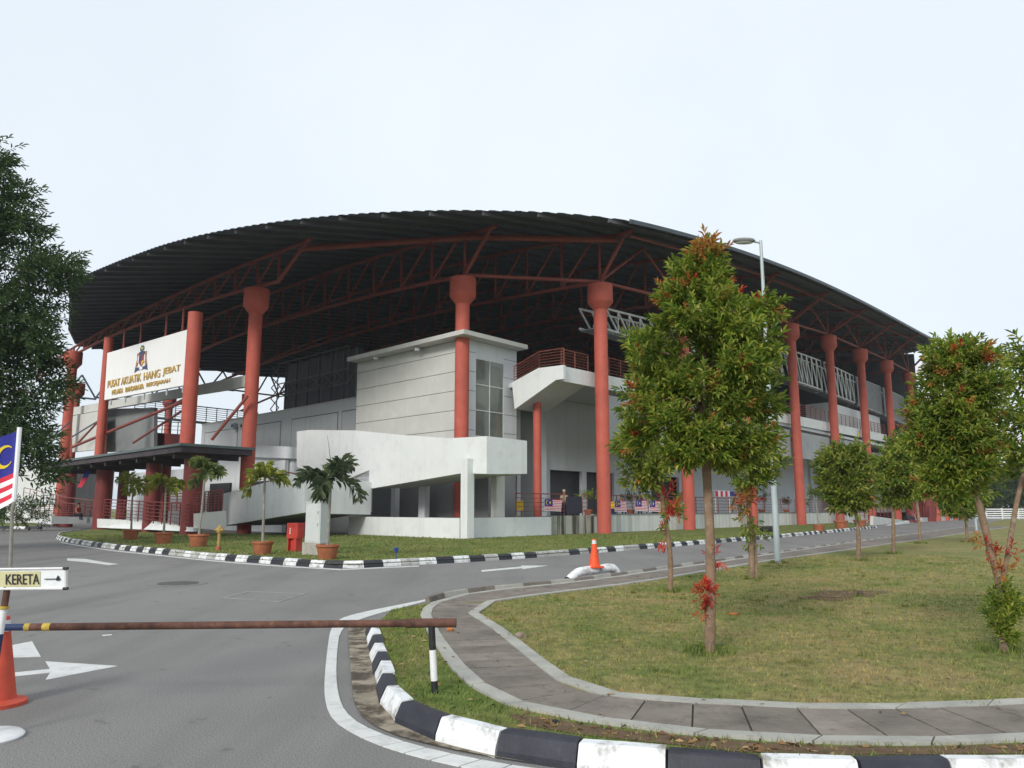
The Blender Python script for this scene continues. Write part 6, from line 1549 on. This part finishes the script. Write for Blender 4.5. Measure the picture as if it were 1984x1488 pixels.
# ------------------------------------------------------------------ people on the terrace and in the entrance
def person(p, label, shirt, trousers, face=0.0, bend=0.0, seated=False, hat=None, scale=1.0, group='people on the terrace'):
    t = thing('person', label, 'person', p, group); P0 = Vector(p)
    hip = .88 if not seated else .48
    sh = Vector((0, -.32 * bend, hip + .50 - .12 * bend)); hd = sh + Vector((0, -.10 * bend - .02, .24 - .05 * bend))
    def rot(v): c, s = math.cos(face), math.sin(face); return Vector((v.x * c - v.y * s, v.x * s + v.y * c, v.z))
    def skin_part(name, verts, edges, radii, mat, root=0):
        me = bpy.data.meshes.new(name); me.from_pydata([tuple(rot(Vector(v) * scale)) for v in verts], edges, []); me.materials.append(mat)
        o = bpy.data.objects.new(name, me); COL.objects.link(o); o.parent = t; WORLD[o.name] = P0.copy()
        m = o.modifiers.new('skin', 'SKIN'); m.use_smooth_shade = True
        for i, r in enumerate(radii): me.skin_vertices[0].data[i].radius = (r[0] * scale, r[1] * scale) if isinstance(r, tuple) else (r * scale, r * scale)
        me.skin_vertices[0].data[root].use_root = True
        s = o.modifiers.new('sub', 'SUBSURF'); s.levels = 1; s.render_levels = 2
        return o
    knee = [(-.10, -.05 if not seated else -.42, hip * .52 if not seated else .47), (.10, .02 if not seated else -.42, hip * .52 if not seated else .47)]
    foot = [(-.11, 0 if not seated else -.42, .06), (.11, .05 if not seated else -.42, .06)]
    toe = [(-.12, foot[0][1] - .15, .035), (.12, foot[1][1] - .15, .035)]
    body = [(0, 0, hip), tuple(Vector((0, 0, hip)).lerp(sh, .55)), tuple(sh), tuple(sh.lerp(hd, .5)), tuple(hd), tuple(hd + Vector((0, -.01, .11))),
            (sh.x - .18, sh.y, sh.z - .02), (sh.x - .24, sh.y - .06 - .1 * bend, sh.z - .30), (sh.x - .20, sh.y - .24 - .1 * bend, sh.z - .46),
            (sh.x + .18, sh.y, sh.z - .02), (sh.x + .24, sh.y - .06 - .1 * bend, sh.z - .30), (sh.x + .20, sh.y - .24 - .1 * bend, sh.z - .46)]
    edges = [(0, 1), (1, 2), (2, 3), (3, 4), (4, 5), (2, 6), (6, 7), (7, 8), (2, 9), (9, 10), (10, 11)]
    skin_part('body', body, edges, [(.13, .10), (.13, .095), (.12, .09), .05, (.085, .095), (.075, .085), .062, .045, .03, .062, .045, .03], M['skin'])
    skin_part('shirt', [body[0], body[1], body[2], body[6], tuple(Vector(body[6]).lerp(Vector(body[7]), .7)), body[9], tuple(Vector(body[9]).lerp(Vector(body[10]), .7))], [(0, 1), (1, 2), (2, 3), (3, 4), (2, 5), (5, 6)], [(.165, .12), (.165, .12), (.155, .115), .082, .068, .082, .068], M[shirt])
    skin_part('trousers', [(0, 0, hip), (-.095, 0, hip - .06), knee[0], foot[0], (.095, 0, hip - .06), knee[1], foot[1]], [(0, 1), (1, 2), (2, 3), (0, 4), (4, 5), (5, 6)], [(.15, .11), .095, .075, .058, .095, .075, .058], M[trousers])
    skin_part('shoe', [foot[0], toe[0]], [(0, 1)], [.05, .042], M['s_dark']); skin_part('shoe', [foot[1], toe[1]], [(0, 1)], [.05, .042], M['s_dark'])
    h = rot(hd * scale) + P0
    mb = MB(); mb.lathe((0, 0, 0), [(.10, -.02), (.108, .04), (.10, .09), (.07, .125), (.02, .14)], 14)
    off = rot(Vector((0, .02, .05)) * scale); mb.v = [(h.x + off.x + q[0] * scale, h.y + off.y + q[1] * scale, h.z + off.z + q[2] * scale) for q in mb.v]
    mb.build('hat' if hat else 'hair', M[hat or 'hair'], t, smooth=True)
    return t
def on_terrace(px, v): u, _ = onV(px, 985, v); return B(u, v, TZ)
person(on_terrace(1420, 2.4), 'person in yellow shirt and khaki trousers bending over on the terrace', 's_yellow', 's_tan', R(70), .6, scale=1.05)
person(on_terrace(1203, 2.6), 'person in blue shirt seated behind the second striped flag', 's_blue', 's_dark', R(20), .2, True, scale=1.1)
person(on_terrace(1093, 1.3), 'person in khaki shirt with pale hat leaning at the rail by the dark tarpaulin', 's_tan', 's_dark', R(0), .15, False, 's_tan', .95)
person(on_terrace(1160 + 80, 3.6), 'person in maroon clothes standing in front of the dark doorway', 's_purple', 's_dark', R(0), 0)
person(on_terrace(1110, 4.0), 'person in maroon seated in shade behind the dark tarpaulin', 's_purple', 's_dark', R(10), .1, True)
pq = D(150, 975, 62); person(Vector((pq.x, pq.y, .75)), 'person in orange red shirt sitting under the entrance canopy', 's_red', 's_dark', R(80), .3, True, group='people at the entrance')
# motorcycle parked by the side entrance
pm = D(1766, 1013, 92); mc = thing('motorcycle', 'dark motorcycle parked at the foot of the side entrance ramp', 'motorcycle', Vector((pm.x, pm.y, 0)))
for s in (-.6, .6):
    o = MB(); ring_ = [Vector((pm.x + s + .30 * math.cos(a), pm.y + .1 * s, .30 + .30 * math.sin(a))) for a in np.linspace(0, 2 * math.pi, 15)]
    o.tube(ring_, .05, 6, False); o.build('wheel', M['rubber'], mc, smooth=True)
MB().hexa([(pm.x - .5, pm.y - .12, .35), (pm.x + .4, pm.y - .12, .35), (pm.x + .4, pm.y + .12, .35), (pm.x - .5, pm.y + .12, .35), (pm.x - .6, pm.y - .1, .78), (pm.x + .25, pm.y - .1, .70), (pm.x + .25, pm.y + .1, .70), (pm.x - .6, pm.y + .1, .78)]).build('body', M['s_dark'], mc)
MB().box((pm.x - .3, pm.y, .84), (.7, .22, .10)).build('seat', M['rubber'], mc)
MB().tube([(pm.x + .6, pm.y + .06, .3), (pm.x + .42, pm.y, .95)], .04, 8).build('fork', M['steel'], mc)
MB().tube([(pm.x + .38, pm.y - .33, 1.02), (pm.x + .42, pm.y, .95), (pm.x + .38, pm.y + .33, 1.02)], .022, 6).build('handlebar', M['steel'], mc)

# ------------------------------------------------------------------ far surroundings
Yf = 118
fa = D(1880, 1012, Yf); fn = thing('fence', 'low white slatted fence far behind the lawn at the right', 'fence', Vector((fa.x, Yf, 0)))
fx0, fx1 = D(1880, 1000, Yf).x, D(2100, 1000, Yf).x
for k in range(5): MB().box(((fx0 + fx1) / 2, Yf, .25 + .32 * k), (fx1 - fx0, .06, .16)).build('rail', M['whitep'], fn)
for k in range(8):
    x = fx0 + (fx1 - fx0) * k / 7; MB().box((x, Yf + .1, .85), (.2, .12, 1.7)).build('post', M['whitep'], fn)
labs = ['far green tree behind the white fence, left of the others', 'far pale tree behind the white fence beside the lamp post', 'far bushy tree behind the middle of the white fence', 'far tall tree behind the white fence at the edge of the picture', 'far rounded tree just beyond the picture edge']
for i, (x0, x1, yt, Y) in enumerate(((1850, 1925, 915, 140), (1905, 1975, 905, 150), (1950, 2030, 890, 145), (1990, 2100, 860, 155))):
    m = (x0 + x1) / 2
    big_tree('background_tree', labs[i], D(m, 1000, Y).x, Y, 0, [(yt, m - 12, m + 12), (yt + 25, x0 + 8, x1 - 8), (yt + 60, x0, x1), (995, x0 + 12, x1 - 12)], .3, 34, 1.5, 12, 8, .75, .32, 80 + i, 'leaf_far', 'trees behind the white fence')
for i, (x0, x1, yt, Y) in enumerate(((-60, 60, 955, 125), (60, 100, 965, 130))):
    m = (x0 + x1) / 2
    big_tree('background_tree', ['far low tree under the dark tree by the left edge', 'far small tree beyond the white side building'][i], D(m, 1000, Y).x, Y, 0, [(yt, m - 8, m + 8), (yt + 20, x0 + 8, x1 - 8), (990, x0, x1), (1003, x0 + 6, x1 - 6)], .3, 22, 1.3, 10, 8, .7, .3, 90 + i, 'leaf_far', 'trees beyond the left road')
# white side building with a slanting stair line, left
sbp = D(75, 1005, 84); sbl = thing('side_building', 'plain white side building behind the left tree with a dark slanting rail', 'building', Vector((sbp.x, 84, 0)))
a_, b_ = D(20, 905, 84), D(122, 903, 84)
MB().hexa([(a_.x, 84, 0), (b_.x, 84, 0), (b_.x, 95, 0), (a_.x, 95, 0), (a_.x, 84, a_.z), (b_.x, 84, b_.z), (b_.x, 95, b_.z), (a_.x, 95, a_.z)]).build('wall', M['white'], sbl)
MB().prism([D(78, 914, 83.96), D(116, 922, 83.96), D(116, 924, 83.96), D(78, 916, 83.96)], (0, -.06, 0)).build('trim', M['dgwall'], sbl)
for o in bpy.data.objects:
    if o.get('kind') == 'stuff' and 'category' not in o and o.parent is None: o['category'] = 'grass'

# the thin humid air of the place
hz = bpy.data.materials.new('humid_air'); hz.use_nodes = True; hn = hz.node_tree
hn.nodes.remove(hn.nodes['Principled BSDF'])
pv = hn.nodes.new('ShaderNodeVolumePrincipled'); pv.inputs['Color'].default_value = (0.82, 0.90, 1.0, 1); pv.inputs['Density'].default_value = 0.0003
hn.links.new(pv.outputs['Volume'], hn.nodes['Material Output'].inputs['Volume'])
mb = MB(); mb.hexa([(-950, -350, -1.03), (950, -350, -1.03), (950, 1550, -1.03), (-950, 1550, -1.03), (-950, -350, 32), (950, -350, 32), (950, 1550, 32), (-950, 1550, 32)])
o = mb.build('haze', hz, None); o['kind'] = 'stuff'; o['label'] = 'thin pale humid haze over the whole place'; o['category'] = 'haze'
